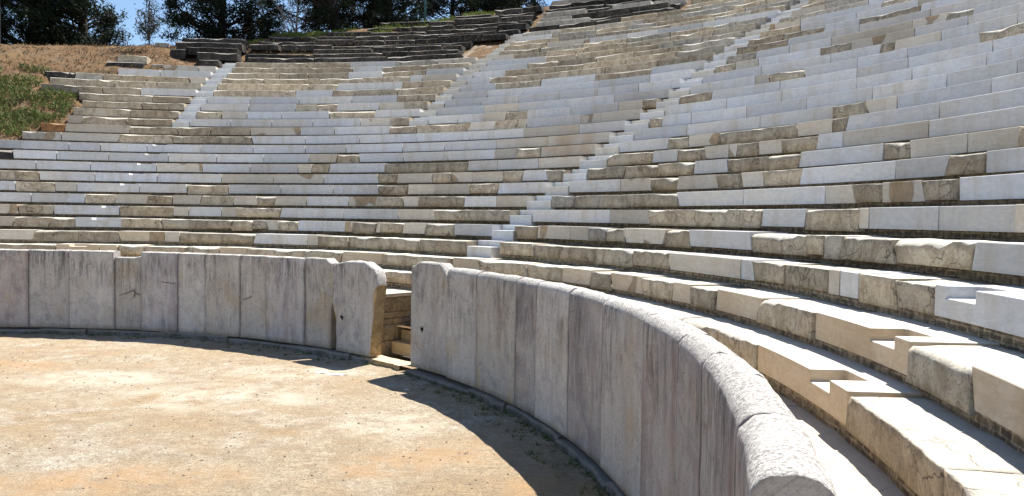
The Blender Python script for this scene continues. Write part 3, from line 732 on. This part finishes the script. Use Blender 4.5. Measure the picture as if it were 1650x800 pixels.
# ------------------------------------------------------------ slab wall
def wall_slab(a0, a1, ztop, parent, m, label=None, zb=-1.75, rr=.12, Ri=WR, outline=None, left=None, right=None, thick=WT, dr=None):
    """upright slab; ztop(t) gives the broken or straight top, left/right(z) shift the ends"""
    d = dcam(Ri, (a0+a1)/2); L = (a1-a0)*Ri; fine = .05 if d < 12 else .09
    nu = max(4, int(L/fine)); nz = 22 if d < 12 else 14; rings = []; sd_ = rnd.uniform(0, 90); dr = rnd.uniform(-.005, .005) if dr is None else dr
    gap = .002+.00012*d
    for i in range(nu+1):
        t = i/nu; zt = ztop(t); ring = []
        R = Ri+dr; prof = [(0, zb+(zt-rr-zb)*q/nz) for q in range(nz+1)]
        for q in range(1, 5):
            th_ = q/4*math.pi/2; prof.append((rr*(1-math.cos(th_)), zt-rr+rr*math.sin(th_)))
        r2 = min(rr, thick*.5)
        prof.append((thick*.5, zt+.004)) if rr < thick*.4 else None
        for q in range(0, 5):
            th_ = (1-q/4)*math.pi/2; prof.append((thick-r2*(1-math.cos(th_)), zt-r2+r2*math.sin(th_)))
        prof.append((thick, zb))
        for (r, z) in prof:
            e0 = left(z) if left else 0; e1 = right(z) if right else 0
            x0 = a0+(gap+e0)/Ri; x1 = a1-(gap+e1)/Ri; a = x0+(x1-x0)*t
            n1 = N3(a*R, z, sd_, 1.6)*.010+N3(a*R, z, sd_, 6)*.005+N3(a*R, z, sd_, 17)*.0025
            zz = z; rad = R+r
            if r < .02: rad += n1
            elif r > thick-.02: rad -= n1
            if z > zt-rr*.9 and r > .02: zz += N3(a*R, r*3, sd_, 4)*.016+N3(a*R, r*3, sd_, 14)*.007
            ring.append((*wpol(rad, a, zz), a*R, z-r))
        rings.append(ring)
    V, F, UV = sweep(rings)
    o = build('wall_slab', V, F, m, parent, UV, label=label)
    if isinstance(m, list): o.data.polygons[len(F)-1].material_index = 1; o.data.polygons[len(F)-2].material_index = 1
    o.data.polygons.foreach_set('use_smooth', [len(p.vertices) == 4 for p in o.data.polygons]); o.data.update()
    return o
def rag(base, amp, f=3, s=0): return lambda t: base+amp*mn.noise(Vector((t*f, s, 0)))
WL = thing('orthostat_wall', wpol(WR, .3, GROUND), 'grey slab wall round the sandy floor, left of the opening with orange steps', 'wall', 'curved slab wall')
WRT = thing('orthostat_wall', wpol(WR, 1.3, GROUND), 'streaked round-topped slab wall curving towards the viewer, right of the opening', 'wall', 'curved slab wall')
JL = [-.36, -.25, -.1513, -.0295, .049, .1388, .1958, .2748, .3354, .4148, .4773, .5697, .634]
for i in range(len(JL)-1):
    zt = rag(.285, .012, 3, i); lab = None; rt_ = None
    if i == 5: zt = lambda t: .13+.05*sstep(.75, 1.0, t); lab = 'lower cracked slab between two taller ones'
    if i == 11: zt = lambda t: .30-.10*sstep(.78, 1, t)+.02*mn.noise(Vector((t*6, 2, 0))); lab = 'slab with a broken right top corner'
    wall_slab(JL[i], JL[i+1], zt, WL, [M_SLAB, M_SLAB, M_SLABP, M_SLAB, M_SLAB, M_SLABT, M_SLABV, M_SLAB, M_SLABT, M_SLABT, M_SLABV, M_SLABT][i], 'purplish slab with slanting pale veins' if i == 10 else lab, rr=.035, dr=(.0, .012, -.012, .006, -.006, .03, -.015, .01, 0, .02, -.02, .015)[i])
wall_slab(.645, .765, lambda t: .30-.26*(abs(2*t-.84)/1.1)**2.2-.20*sstep(.82, 1, t)+.03*mn.noise(Vector((t*7, 5, 0))), WL, [M_SLAB, M_TAN], 'round-topped broken slab at the left of the opening', rr=.05,
          left=lambda z: -.03+.13*sstep(.75, .95, -z)+.02*N3(0, z, 0, 3),
          right=lambda z: -.02+.27*sstep(-.1, .45, -z)+.10*sstep(.6, 1.8, -z)+.04*N3(3, z, 0, 4), Ri=WR-.05)
wall_slab(.8392, .9391, lambda t: .395-.10*(1-sstep(0, .22, t))-.34*max(0, (t-.76)/.24)+.01*mn.noise(Vector((t*7, 9, 0))), WRT, M_SLAB, 'tall slab with a chipped right corner beside the opening', rr=.06,
          left=lambda z: .03*N3(1, z, 0, 3))
JR = [.9391, 1.0186, 1.1234, 1.1791, 1.268, 1.3602, 1.4752, 1.5764, 1.6481, 1.6993, 1.775, 1.845]
for i in range(len(JR)-1):
    wall_slab(JR[i], JR[i+1], (lambda A, B: lambda t: .335+.018*mn.noise(Vector(((A+(B-A)*t)*9, 4, 0))))(JR[i], JR[i+1]), WRT, [M_SLAB, M_SLABT, M_SLABD, M_SLAB, M_SLABD, M_SLAB, M_SLABP, M_SLABP, M_SLABP, M_SLABP, M_SLABP][i], None if i != 2 else 'narrow dark streaked slab', rr=.13, Ri=WR-.06, thick=WT+.05)
# broken dark end of the wall, lower than the coping
wall_slab(1.849, 1.99, lambda t: -.55+.06*mn.noise(Vector((t*6, 3, 0))), WRT, M_SLABP, 'low broken slab stump at the near end', rr=.05)
def plinth(a0, a1, parent, zt=-1.745, prot=.07, seed=0):
    n = 0; a = a0; r_ = random.Random(seed); V, F, UV = [], [], []
    while a < a1-.01:
        b = min(a1, a+r_.uniform(1.2, 2.4)/WR); pr = prot+r_.uniform(-.05, .05); z1 = zt+r_.uniform(-.06, .0)
        rings = []; m = 10
        for i in range(m+1):
            aa = a+.0006+(b-a-.0012)*i/m; n1 = .035*mn.noise(Vector((aa*30, seed, 0)))+.012*mn.noise(Vector((aa*110, seed, 4)))
            rings.append([(*wpol(WR-pr+n1+e, aa, z+n1*.5), aa*WR, z-e) for e, z in ((0, GROUND-.08), (0, z1-.035), (.03, z1), (pr+WT, z1), (pr+WT, GROUND-.08))])
        v, f, uv = sweep(rings); o_ = len(V); V += v; UV += uv; F += [tuple(q+o_ for q in t) for t in f]; a = b
    return build('plinth', V, F, M_PLINTH, parent, UV)
plinth(-.36, .735, WL, seed=1)
plinth(.839, 1.99, WRT, zt=-1.76, prot=.12, seed=2)
# dowel holes
def hole(a, z, parent, Ri=WR):
    c = Vector(wpol(Ri-.004, a, z)); T = Vector((math.cos(a), -math.sin(a), 0)); Nn = Vector((-math.sin(a), -math.cos(a), 0)); U = Vector((0, 0, 1))
    V, F = [], []; n = 9
    for lay, (s, dep) in enumerate(((1.15, -.012), (1.0, .012), (.7, .008))):
        for i in range(n):
            q = i/n*6.283; r = .045*s*(1+.3*mn.noise(Vector((i*1.7, a*9, 0))))
            p = c+T*r*math.cos(q)+U*r*1.3*math.sin(q)+Nn*dep; V.append(tuple(p))
    for l in range(2):
        for i in range(n): F.append((l*n+i, l*n+(i+1) % n, (l+1)*n+(i+1) % n, (l+1)*n+i))
    F.append(tuple(range(2*n, 3*n)))
    build('dowel_hole', V, F, M_HOLE, parent)
    V, F = [], []
    for j, (ox, oz) in enumerate(((.03, .05), (-.02, -.035))):
        b = len(V)
        for (x, y, z_) in ((-1, 0, 0), (1, 0, 0), (0, 0, 1), (0, 0, -1), (0, 1, 0), (0, -1, 0)):
            V.append(tuple(c+T*(ox+x*.025)+U*(oz+z_*.022)+Nn*(.012+y*.015)))
        F += [tuple(b+q for q in t) for t in ((0, 2, 4), (2, 1, 4), (1, 3, 4), (3, 0, 4), (2, 0, 5), (1, 2, 5), (3, 1, 5), (0, 3, 5))]
    build('dowel_mortar', V, F, M_LEAD, parent)
def crack(pts, w, parent, Ri=WR, m=None):
    V, F = [], []; P2 = []
    for (a0_, z0_), (a1_, z1_) in zip(pts[:-1], pts[1:]):
        for q in range(6): P2.append((a0_+(a1_-a0_)*q/6, z0_+(z1_-z0_)*q/6))
    P2.append(pts[-1])
    for i, (a, z) in enumerate(P2):
        j = .03*mn.noise(Vector((a*60, z*9, 1))); ww = w*(.35+1.3*abs(mn.noise(Vector((a*90, z*14, 5)))))*math.sin(math.pi*(i+.6)/(len(P2)+.2))**.5
        for s, dp in ((-1, .012), (-.5, -.024), (.5, -.024), (1, .012)): V.append(wpol(Ri+dp, a+j*.03, z+j+s*ww))
    for i in range(len(P2)-1):
        for q in range(3): F.append((i*4+q, i*4+q+1, i*4+q+5, i*4+q+4))
    build('crack', V, F, m or M_HOLE, parent)
crack([(.240, -.47), (.258, -.49), (.2735, -.48)], .020, WL)
crack([(.150, -.87), (.172, -.76), (.181, -.70), (.183, -.80), (.194, -.82)], .010, WL, m=M_CRACK)
crack([(.183, -.80), (.180, -.90)], .007, WL, m=M_CRACK)
crack([(.424, -.79), (.436, -.76), (.443, -.72)], .010, WL, m=M_CRACK)
hole(.667, -.98, WL, WR-.05); hole(.868, -.95, WRT)

# ------------------------------------------------------------ the opening: passage wall, steps, threshold
def pbox(V, F, UV, a0, a1, r0, r1, z0, z1, nz=.0):
    b = len(V); n = max(1, int((a1-a0)*r0/.2)); m = max(1, int((r1-r0)/.2)); l = max(1, int((z1-z0)/.2))
    for (A, Rr, Z) in [(a0, r0, z0), (a1, r0, z0), (a1, r1, z0), (a0, r1, z0), (a0, r0, z1), (a1, r0, z1), (a1, r1, z1), (a0, r1, z1)]:
        j = nz*mn.noise(Vector((A*57, Rr*3.7, Z*5.1))); V.append(pol(Rr+j, A+j/14, Z+j*.5)); UV.append((Rr+A*14, Z))
    F += [tuple(b+q for q in t) for t in ((0, 1, 5, 4), (1, 2, 6, 5), (2, 3, 7, 6), (3, 0, 4, 7), (4, 5, 6, 7), (3, 2, 1, 0))]
PW = thing('passage_wall', pol(14.1, .73, GROUND), 'tan masonry side wall inside the opening, left of the orange steps', 'wall')
zz = -1.9; ci = 0
for hgt in (.40, .36, .14, .14, .34):
    cuts = [13.30]; 
    while cuts[-1] < 14.95: cuts.append(min(15.0, cuts[-1]+(rnd.uniform(.5, .8) if hgt > .2 else rnd.uniform(.22, .4))))
    V, F, UV = [], [], []
    for q in range(len(cuts)-1):
        pbox(V, F, UV, .69+rnd.uniform(-.0, .0), .742+rnd.uniform(-.0012, .0012), cuts[q]+.006, cuts[q+1]-.006, zz+.006, zz+hgt-.006, .012)
    o = build('stone_course', V, F, M_TAN, PW, UV); bevel(o, .014, 2); zz += hgt
V, F, UV = [], [], []; pbox(V, F, UV, .69, .738, 13.33, 14.98, -1.9, -.53); build('mortar_core', V, F, M_RUB, PW, UV)
V, F, UV = [], [], []; pbox(V, F, UV, .685, .7445, 13.28, 14.80, -.52, -.435, .008); o = build('cap_slab', V, F, M_PAVE, PW, UV); bevel(o, .01, 2)
V, F, UV = [], [], []; pbox(V, F, UV, .748, .7492, 14.0, 14.01, -1.9, -1.89)
ES = thing('entrance_steps', pol(13.9, .78, GROUND), 'orange limestone steps inside the wall opening', 'steps')
for i in range(8):
    z1 = -1.5+.24*i; r0 = 13.82+.27*i
    if i > 2: break
    stair_step(r0, r0+(.29 if i < 2 else .55), .7475, .826, z1-.27, z1, ES, M_ORANGE)
t_ = thing('passage_wall', pol(14.3, .84, GROUND), 'rubble side wall of the opening, hidden behind the tall chipped slab', 'wall')
V, F, UV = [], [], []; pbox(V, F, UV, .846, .866, 13.75, 14.72, -1.9, -.46); build('masonry', V, F, M_TAN, t_, UV)
# threshold slab
V, F = [], []; n, m = 10, 5
for i in range(n+1):
    for j in range(m+1):
        a = .735+(.842-.735)*i/n; r = 13.10+.42*j/m+.04*mn.noise(Vector((i*.7, 0, 1)))*(1 if j == 0 else 0)
        x, y, _ = pol(r, a, 0); V.append((x, y, -1.785+.02*N3(x, y, 0, 4)))
for i in range(n):
    for j in range(m): q = i*(m+1)+j; F.append((q, q+m+1, q+m+2, q+1))
c = len(V)
ed = [i*(m+1) for i in range(n+1)]
for q in ed: V.append((V[q][0], V[q][1], -2.0))
for q in range(n): F.append((ed[q], ed[q+1], c+q+1, c+q))
ed = [j for j in range(m+1)]; c = len(V)
for q in ed: V.append((V[q][0], V[q][1], -2.0))
for q in range(m): F.append((ed[q], ed[q+1], c+q+1, c+q))
tag(build('threshold_slab', V, F, M_TAN), 'rough worn threshold slab at the foot of the orange steps', 'stone slab')
fixn(bpy.data.objects['threshold_slab'])

# ------------------------------------------------------------ stones on the orchestra floor
def rock(c, s, seed, m, name, flat=.5):
    bm = bmesh.new(); bmesh.ops.create_icosphere(bm, subdivisions=2, radius=1)
    for v in bm.verts:
        n = mn.noise(v.co*1.3+Vector((seed, 0, 0)))*.45; v.co = Vector((v.co.x*s[0], v.co.y*s[1], v.co.z*s[2]*flat))*(1+n)+Vector(c)
    me = bpy.data.meshes.new(name); bm.to_mesh(me); bm.free(); me.materials.append(m)
    o = bpy.data.objects.new(name, me); COL.objects.link(o); return o
PX = {}
def ground_at(px, py, z=GROUND):
    u, v = (px-825)/FPX, (400-py)/FPX; d = rt*u+up*v+fw; t = (z-CAM[2])/d.z
    return CAM[0]+d.x*t, CAM[1]+d.y*t
HB = [((8.27, 8.78), (.10, .16, .05), 'small white stone half buried in the sand near the broken slab shadow')]
for (x, y), s, lab in [(ground_at(518, 601), (.16, .10, .06), 'larger white stone half buried in the sand below the broken slab'),
                       (ground_at(541, 604), (.20, .07, .04), 'flat white stone strip half buried in the sand below the broken slab'),
                       (ground_at(1255-600, 628), (.05, .04, .03), 'tiny pale stone on the sand in front of the opening')]:
    tag(rock((x, y, gz(x, y)+.0), s, x*7, M_LEAD, 'half_buried_stone'), lab, 'stone')
def pebbles():
    V, F = [], []; r_ = random.Random(3)
    for i in range(2600):
        a = r_.uniform(-.4, 1.9); r = 13.6*math.sqrt(r_.random()); x, y = r*math.sin(a), r*math.cos(a)
        s = r_.choice([.006, .007, .009, .011, .014, .018, .026]); z = gz(x, y); b = len(V); rot = r_.uniform(0, 6.28)
        for q in range(5): V.append((x+s*math.cos(rot+q*1.256)*r_.uniform(.7, 1.3), y+s*math.sin(rot+q*1.256)*r_.uniform(.7, 1.3), z-.004))
        V.append((x, y, z+s*.7))
        for q in range(5): F.append((b+q, b+(q+1) % 5, b+5))
    build('pebbles', V, F, M_PEB, kind='stuff')
pebbles()

# ------------------------------------------------------------ vegetation
def quads(name, P, sizes, m, kind=None, parent=None, seed=1, upright=0.0, aspect=1.0, label=None):
    """many small leaf faces at points P (n,3)"""
    g = np.random.default_rng(seed); n = len(P)
    D = g.normal(size=(n, 3)); D[:, 2] = D[:, 2]*(1-upright)+upright*2.2; D /= np.linalg.norm(D, axis=1, keepdims=True)
    E = g.normal(size=(n, 3)); E -= (E*D).sum(1, keepdims=True)*D; E /= np.linalg.norm(E, axis=1, keepdims=True)
    s = np.asarray(sizes).reshape(-1, 1)*np.ones((n, 1)); L = D*s; W = E*s*aspect*.5
    V = np.empty((n, 4, 3)); V[:, 0] = P-W*.7; V[:, 1] = P+W*.7; V[:, 2] = P+L+W*.25; V[:, 3] = P+L-W*.25
    me = bpy.data.meshes.new(name); me.vertices.add(4*n); me.vertices.foreach_set('co', V.ravel())
    me.loops.add(4*n); me.loops.foreach_set('vertex_index', np.arange(4*n, dtype=np.int32))
    me.polygons.add(n); me.polygons.foreach_set('loop_start', np.arange(0, 4*n, 4, dtype=np.int32)); me.polygons.foreach_set('loop_total', np.full(n, 4, dtype=np.int32))
    me.materials.append(m); me.update(); me.validate()
    o = bpy.data.objects.new(name, me); COL.objects.link(o)
    if kind: o['kind'] = kind
    if parent is not None: o.parent = parent; o.matrix_parent_inverse = Matrix.Translation(-parent.location)
    return o
def scatter(n, a0, a1, k0, k1, seed, test=None):
    g = np.random.default_rng(seed); P = []
    while len(P) < n:
        a = g.uniform(a0, a1); k = g.uniform(k0, k1)
        if test and not test(a, k): continue
        R = float(np.interp(k, range(1, 41), RIN)); P.append((*pol(R, a, 0)[:2], hill_h(R, a)-.02))
    return np.array(P)
def free(a, k): return a < azleft(k)-.006 or k > kcrest(a)+.1
P = scatter(9000, -.55, .0, 12, 30, 5, lambda a, k: free(a, k) and N3(a*30, k*1.5, 0) > -.25)
quads('dry_grass', P, np.random.default_rng(1).uniform(.06, .20, len(P)), M_DRY, 'stuff', seed=2, upright=.35, aspect=.35)
def greenmask(a, k):
    return free(a, k) and k < 20.2+1.2*N3(a*20, k, 3) and N3(a*26, k*1.1, 7) > -.28+max(0, (k-18))*.15
P = scatter(14000, -.50, -.16, 11.3, 21, 6, greenmask)
P[:, 2] += np.random.default_rng(3).uniform(0, .18, len(P))
quads('green_undergrowth', P, np.random.default_rng(4).uniform(.07, .18, len(P)), M_BUSH, 'stuff', seed=5, upright=.45, aspect=.4)
P = scatter(7000, -.06, .30, 28, 36.5, 8, lambda a, k: kcrest(a)+.25 < k < kcrest(a)+2.4 and N3(a*22, k*.8, 2) > -.12)
quads('crest_grass', P, np.random.default_rng(6).uniform(.08, .24, len(P)), M_GRASS, 'stuff', seed=7, upright=.5, aspect=.25)
P = scatter(700, -.1, .36, 23.8, 34, 9, lambda a, k: k < kcrest(a)-.3)
quads('dry_weeds', P+np.array([0, 0, .5]), np.random.default_rng(6).uniform(.05, .14, len(P)), M_DRY, 'stuff', seed=9, upright=.4, aspect=.3)
# gravel heap beside the middle stairway
V, F = [], []
for i in range(13):
    for j in range(13):
        a = .312+(.3625-.312)*i/12 + (.006*(j/12)); k = 23.9+3.6*j/12; R = float(np.interp(k, range(1, 41), RIN)); x, y, _ = pol(R, a, 0)
        V.append((x, y, float(np.interp(k, range(1, 41), ZIN))-.34+.10*N3(x, y, 0, 3)-.5*(i in (0, 12) or j in (0, 12))))
for i in range(12):
    for j in range(12): q = i*13+j; F.append((q, q+13, q+14, q+1))
build('gravel', V, F, M_GRAVEL, kind='stuff', smooth=True)
# tiny weeds at the wall foot
g = np.random.default_rng(12); P = []
for i in range(420):
    a = g.choice([g.uniform(.84, 1.85), g.uniform(-.2, .76)], p=[.75, .25]); r = WR-g.uniform(.10, .22) - (0 if g.random() < .6 else g.uniform(0, .5)); x, y, _ = wpol(r, a, 0)
    for q in range(6): P.append((x+g.normal()*.03, y+g.normal()*.03, gz(x, y)))
quads('wall_foot_weeds', np.array(P), g.uniform(.03, .09, len(P)), M_BUSH, 'stuff', seed=13, upright=.5, aspect=.3)

def limb(V, F, p0, p1, r0, r1, n=6, bend=0.15, seed=0, seg=5):
    p0, p1 = Vector(p0), Vector(p1); d = p1-p0; ax = d.normalized(); s = ax.orthogonal().normalized(); t = ax.cross(s)
    off = s*math.sin(seed*3.1)+t*math.cos(seed*1.7); b = len(V)
    for i in range(seg+1):
        f = i/seg; c = p0+d*f+off*bend*d.length*math.sin(f*math.pi)*.5; r = r0+(r1-r0)*f
        for q in range(n): V.append(tuple(c+s*r*math.cos(q/n*6.283)+t*r*math.sin(q/n*6.283)))
    for i in range(seg):
        for q in range(n): F.append((b+i*n+q, b+i*n+(q+1) % n, b+(i+1)*n+(q+1) % n, b+(i+1)*n+q))
    F.append(tuple(b+q for q in range(n-1, -1, -1))); F.append(tuple(b+seg*n+q for q in range(n)))
def hz(x, y): return hill_h(math.hypot(x, y), math.atan2(x, y))
def tree(px, dist, label, lean, clumps, m=M_PINE, h=10, tr=.28, seed=0, leaf=.15, per=680, trunk_m=None, cat='tree', name='pine_tree', fork=True):
    """trunk foot on the hill at bearing px and distance; clumps given as (sideways, height, radius) from the foot"""
    u = (px-825)/FPX; dv = Vector((u, 1, 0)).normalized(); x, y = CAM[0]+dv.x*dist, CAM[1]+dv.y*dist; z = hz(x, y)-.1
    side = Vector((dv.y, -dv.x, 0)); dep = dv; foot = Vector((x, y, z)); r_ = random.Random(seed)
    t = thing(name, foot, label, cat, 'trees behind the theatre')
    V, F = [], []; top = foot+side*lean+Vector((0, 0, h))
    limb(V, F, foot-Vector((0, 0, .2)), top, tr, tr*.25, 8, .06, seed, 8)
    pts = []
    g = np.random.default_rng(seed)
    for (sx, sh, rr) in clumps:
        c = foot+side*sx+dep*r_.uniform(-2.2, 2.2)+Vector((0, 0, sh))
        f = min(.95, max(.12, (sh-1.0)/h)); a = foot+(top-foot)*f
        if r_.random() < .8: limb(V, F, a, c, tr*.28, .025, 5, .2, sx+sh, 4)
        for s in range(3):
            e = c+Vector((r_.uniform(-1, 1), r_.uniform(-1, 1), r_.uniform(-.6, .6)))*rr*.8
            limb(V, F, c, e, .03, .012, 4, .1, s, 2)
        n = int(per*rr*rr/.6)
        # needle tufts gather in small sub-clusters
        k = max(4, int(n/24)); cc = g.normal(size=(k, 3))*rr*np.array([.55, .55, .38])
        q = cc[g.integers(0, k, n)]+g.normal(size=(n, 3))*.13
        pts.append(q+np.array(c))
    build('trunk', V, F, trunk_m or M_BARK, t, smooth=True)
    P = np.concatenate(pts); quads('crown', P, g.uniform(.6, 1.25, len(P))*leaf, m, parent=t, seed=seed, aspect=.6)
    return t
def cl(spec, seed, fillers):
    """fillers: (x0,x1,h0,h1,n,rmin,rmax) boxes of clumps"""
    r_ = random.Random(seed); out = list(spec)
    for (x0, x1, h0, h1, n, r0, r1) in fillers:
        for _ in range(n): out.append((r_.uniform(x0, x1), r_.uniform(h0, h1), r_.uniform(r0, r1)))
    return out
# scale at 50 m: 25 px per metre of the photograph
tree(52, 50, 'dark bushy pine at the far left, crown down to the dry crest', .2, cl([], 1, [(-2.4, 2.2, .3, 2.2, 26, .45, .75), (-2.2, 2.4, 2.2, 8.5, 50, .6, 1.0)]), seed=1, h=9)
tree(135, 50, 'broad dark pine right of the far left one, beside open sky', -.1, cl([], 2, [(-2.2, 1.0, .3, 1.6, 24, .42, .65), (-2.4, 1.5, 1.5, 8.5, 60, .5, .75)]), seed=2, h=9.5)
tree(-60, 52, 'dark pine partly cut by the left border', 0, cl([], 12, [(-2.4, 2.0, .5, 8, 60, .5, .9)]), seed=12, h=9)
tree(241, 43, 'small bluish young conifer standing alone in the sky gap', 0, cl([(0, 2.2, .13), (0, 2.45, .09), (-.5, 1.75, .1), (.52, 1.7, .1)], 3, [(-.42, .42, .5, 1.2, 12, .10, .16), (-.28, .28, 1.1, 1.7, 8, .09, .13), (-.08, .08, 1.7, 2.1, 4, .07, .10)]), m=M_PINE2, seed=3, h=2.5, tr=.04, leaf=.09, per=3200)
tree(203, 43, 'tiny shrub top peeping over the dry crest', 0, cl([], 4, [(-.2, .2, .6, .9, 4, .08, .12)]), m=M_PINE2, seed=4, h=.9, tr=.03, leaf=.09, per=2600, name='shrub', cat='shrub')
tree(352, 48, 'spreading dark pine behind the tumbled black blocks', .3, cl([], 5, [(-1.6, 2.6, .5, 1.6, 16, .4, .62), (-2.6, 3.0, 1.4, 3.0, 34, .4, .65), (-3.1, 3.0, 2.6, 8.5, 60, .5, .85)]), seed=5, h=9, tr=.25)
tree(548, 46, 'pine with a thick trunk leaning left above the green crest', -2.6, cl([], 6, [(-5.0, 0, 2.4, 4.0, 16, .4, .6), (-4.5, 1.5, 3.0, 9, 60, .55, .9), (-1.6, 1.2, .4, 2.6, 16, .35, .6)]), seed=6, h=9.5, tr=.36)
tree(470, 60, 'thin open pine with blue sky showing through its needles', .5, cl([], 7, [(-2.6, 2.6, .4, 3.2, 34, .3, .5), (-2.6, 2.6, 3.0, 8, 40, .5, .8)]), m=M_PINE2, seed=7, h=9, tr=.14, per=480)
tree(632, 47, 'dark twin-stemmed pine beside the teal pole', -.9, cl([], 8, [(-2.2, 1.4, .4, 2.6, 30, .38, .62), (-3, 2.6, 2.4, 9, 60, .5, .9)]), seed=8, h=10, tr=.32)
tree(590, 56, 'slim pine between the leaning one and the twin-stemmed one', .2, cl([], 9, [(-1.8, 1.8, .2, 3.0, 26, .35, .55), (-2, 2, 3.0, 8, 36, .5, .8)]), m=M_PINE2, seed=9, h=9, tr=.2)
tree(722, 54, 'loose pine right of the teal pole, sky through its lower needles', .3, cl([], 10, [(-2.2, 2.2, .5, 3.0, 30, .33, .5), (-2.2, 2.2, 3, 8, 40, .5, .8)]), m=M_PINE2, seed=10, h=9, tr=.2)
tree(790, 50, 'dark pine behind the top black rows on the right', 0, cl([], 11, [(-2.0, 2.0, 1.0, 3.4, 34, .4, .6), (-2, 2.2, 3, 8, 40, .5, .8)]), seed=11, h=9, tr=.22)
tree(850, 62, 'pale distant pine at the right end of the tree line', 0, cl([], 13, [(-2.0, 1.2, 3.9, 8, 30, .4, .7)]), m=M_PINE2, seed=13, h=9, tr=.18)
# bare dead branches in front of the thin pine
u = (468-825)/FPX; dv = Vector((u, 1, 0)).normalized(); q0 = Vector((CAM[0]+dv.x*45, CAM[1]+dv.y*45, 0)); q0.z = hz(q0.x, q0.y)
side = Vector((dv.y, -dv.x, 0)); V, F = [], []; r_ = random.Random(4)
for i in range(7):
    a = q0+side*r_.uniform(-.4, 2.6)+Vector((0, 0, r_.uniform(0, .5))); b = a+side*r_.uniform(-1.6, 1.2)+Vector((r_.uniform(-.4, .4), r_.uniform(-.5, .5), r_.uniform(1.0, 2.8)))
    limb(V, F, a, b, .028, .010, 5, .25, i, 6)
    for j in range(4):
        c = a+(b-a)*r_.uniform(.2, .9); limb(V, F, c, c+Vector((r_.uniform(-.7, .7), r_.uniform(-.5, .5), r_.uniform(-.2, .7))), .013, .005, 4, .3, j, 3)
tag(build('bare_shrub', V, F, M_TWIG, smooth=True), 'pale leafless branches below the thin open pine', 'dead shrub')

def pole(px, dist, h, r, m, label):
    u = (px-825)/FPX; dv = Vector((u, 1, 0)).normalized(); x, y = CAM[0]+dv.x*dist, CAM[1]+dv.y*dist; z = hz(x, y)
    t = thing('lamp_post', (x, y, z), label, 'pole'); V, F = [], []
    limb(V, F, (x, y, z-.2), (x, y, z+h), r, r*.7, 10, 0, 0, 3); build('shaft', V, F, m, t, smooth=True)
    V, F = [], []; limb(V, F, (x, y, z-.05), (x, y, z+.35), r*1.7, r*1.6, 10, 0, 0, 1); build('base', V, F, m, t, smooth=True)
    V, F = [], []; limb(V, F, (x, y, z+h), (x-.2, y-.5, z+h+.1), .05, .09, 8, 0, 0, 2); build('lamp_head', V, F, m, t, smooth=True)
pole(681, 44, 7, .075, M_POLE, 'teal painted pole standing before the pines')
pole(1, 47, 6, .07, M_POLEW, 'pale metal pole at the left border in front of the pines')
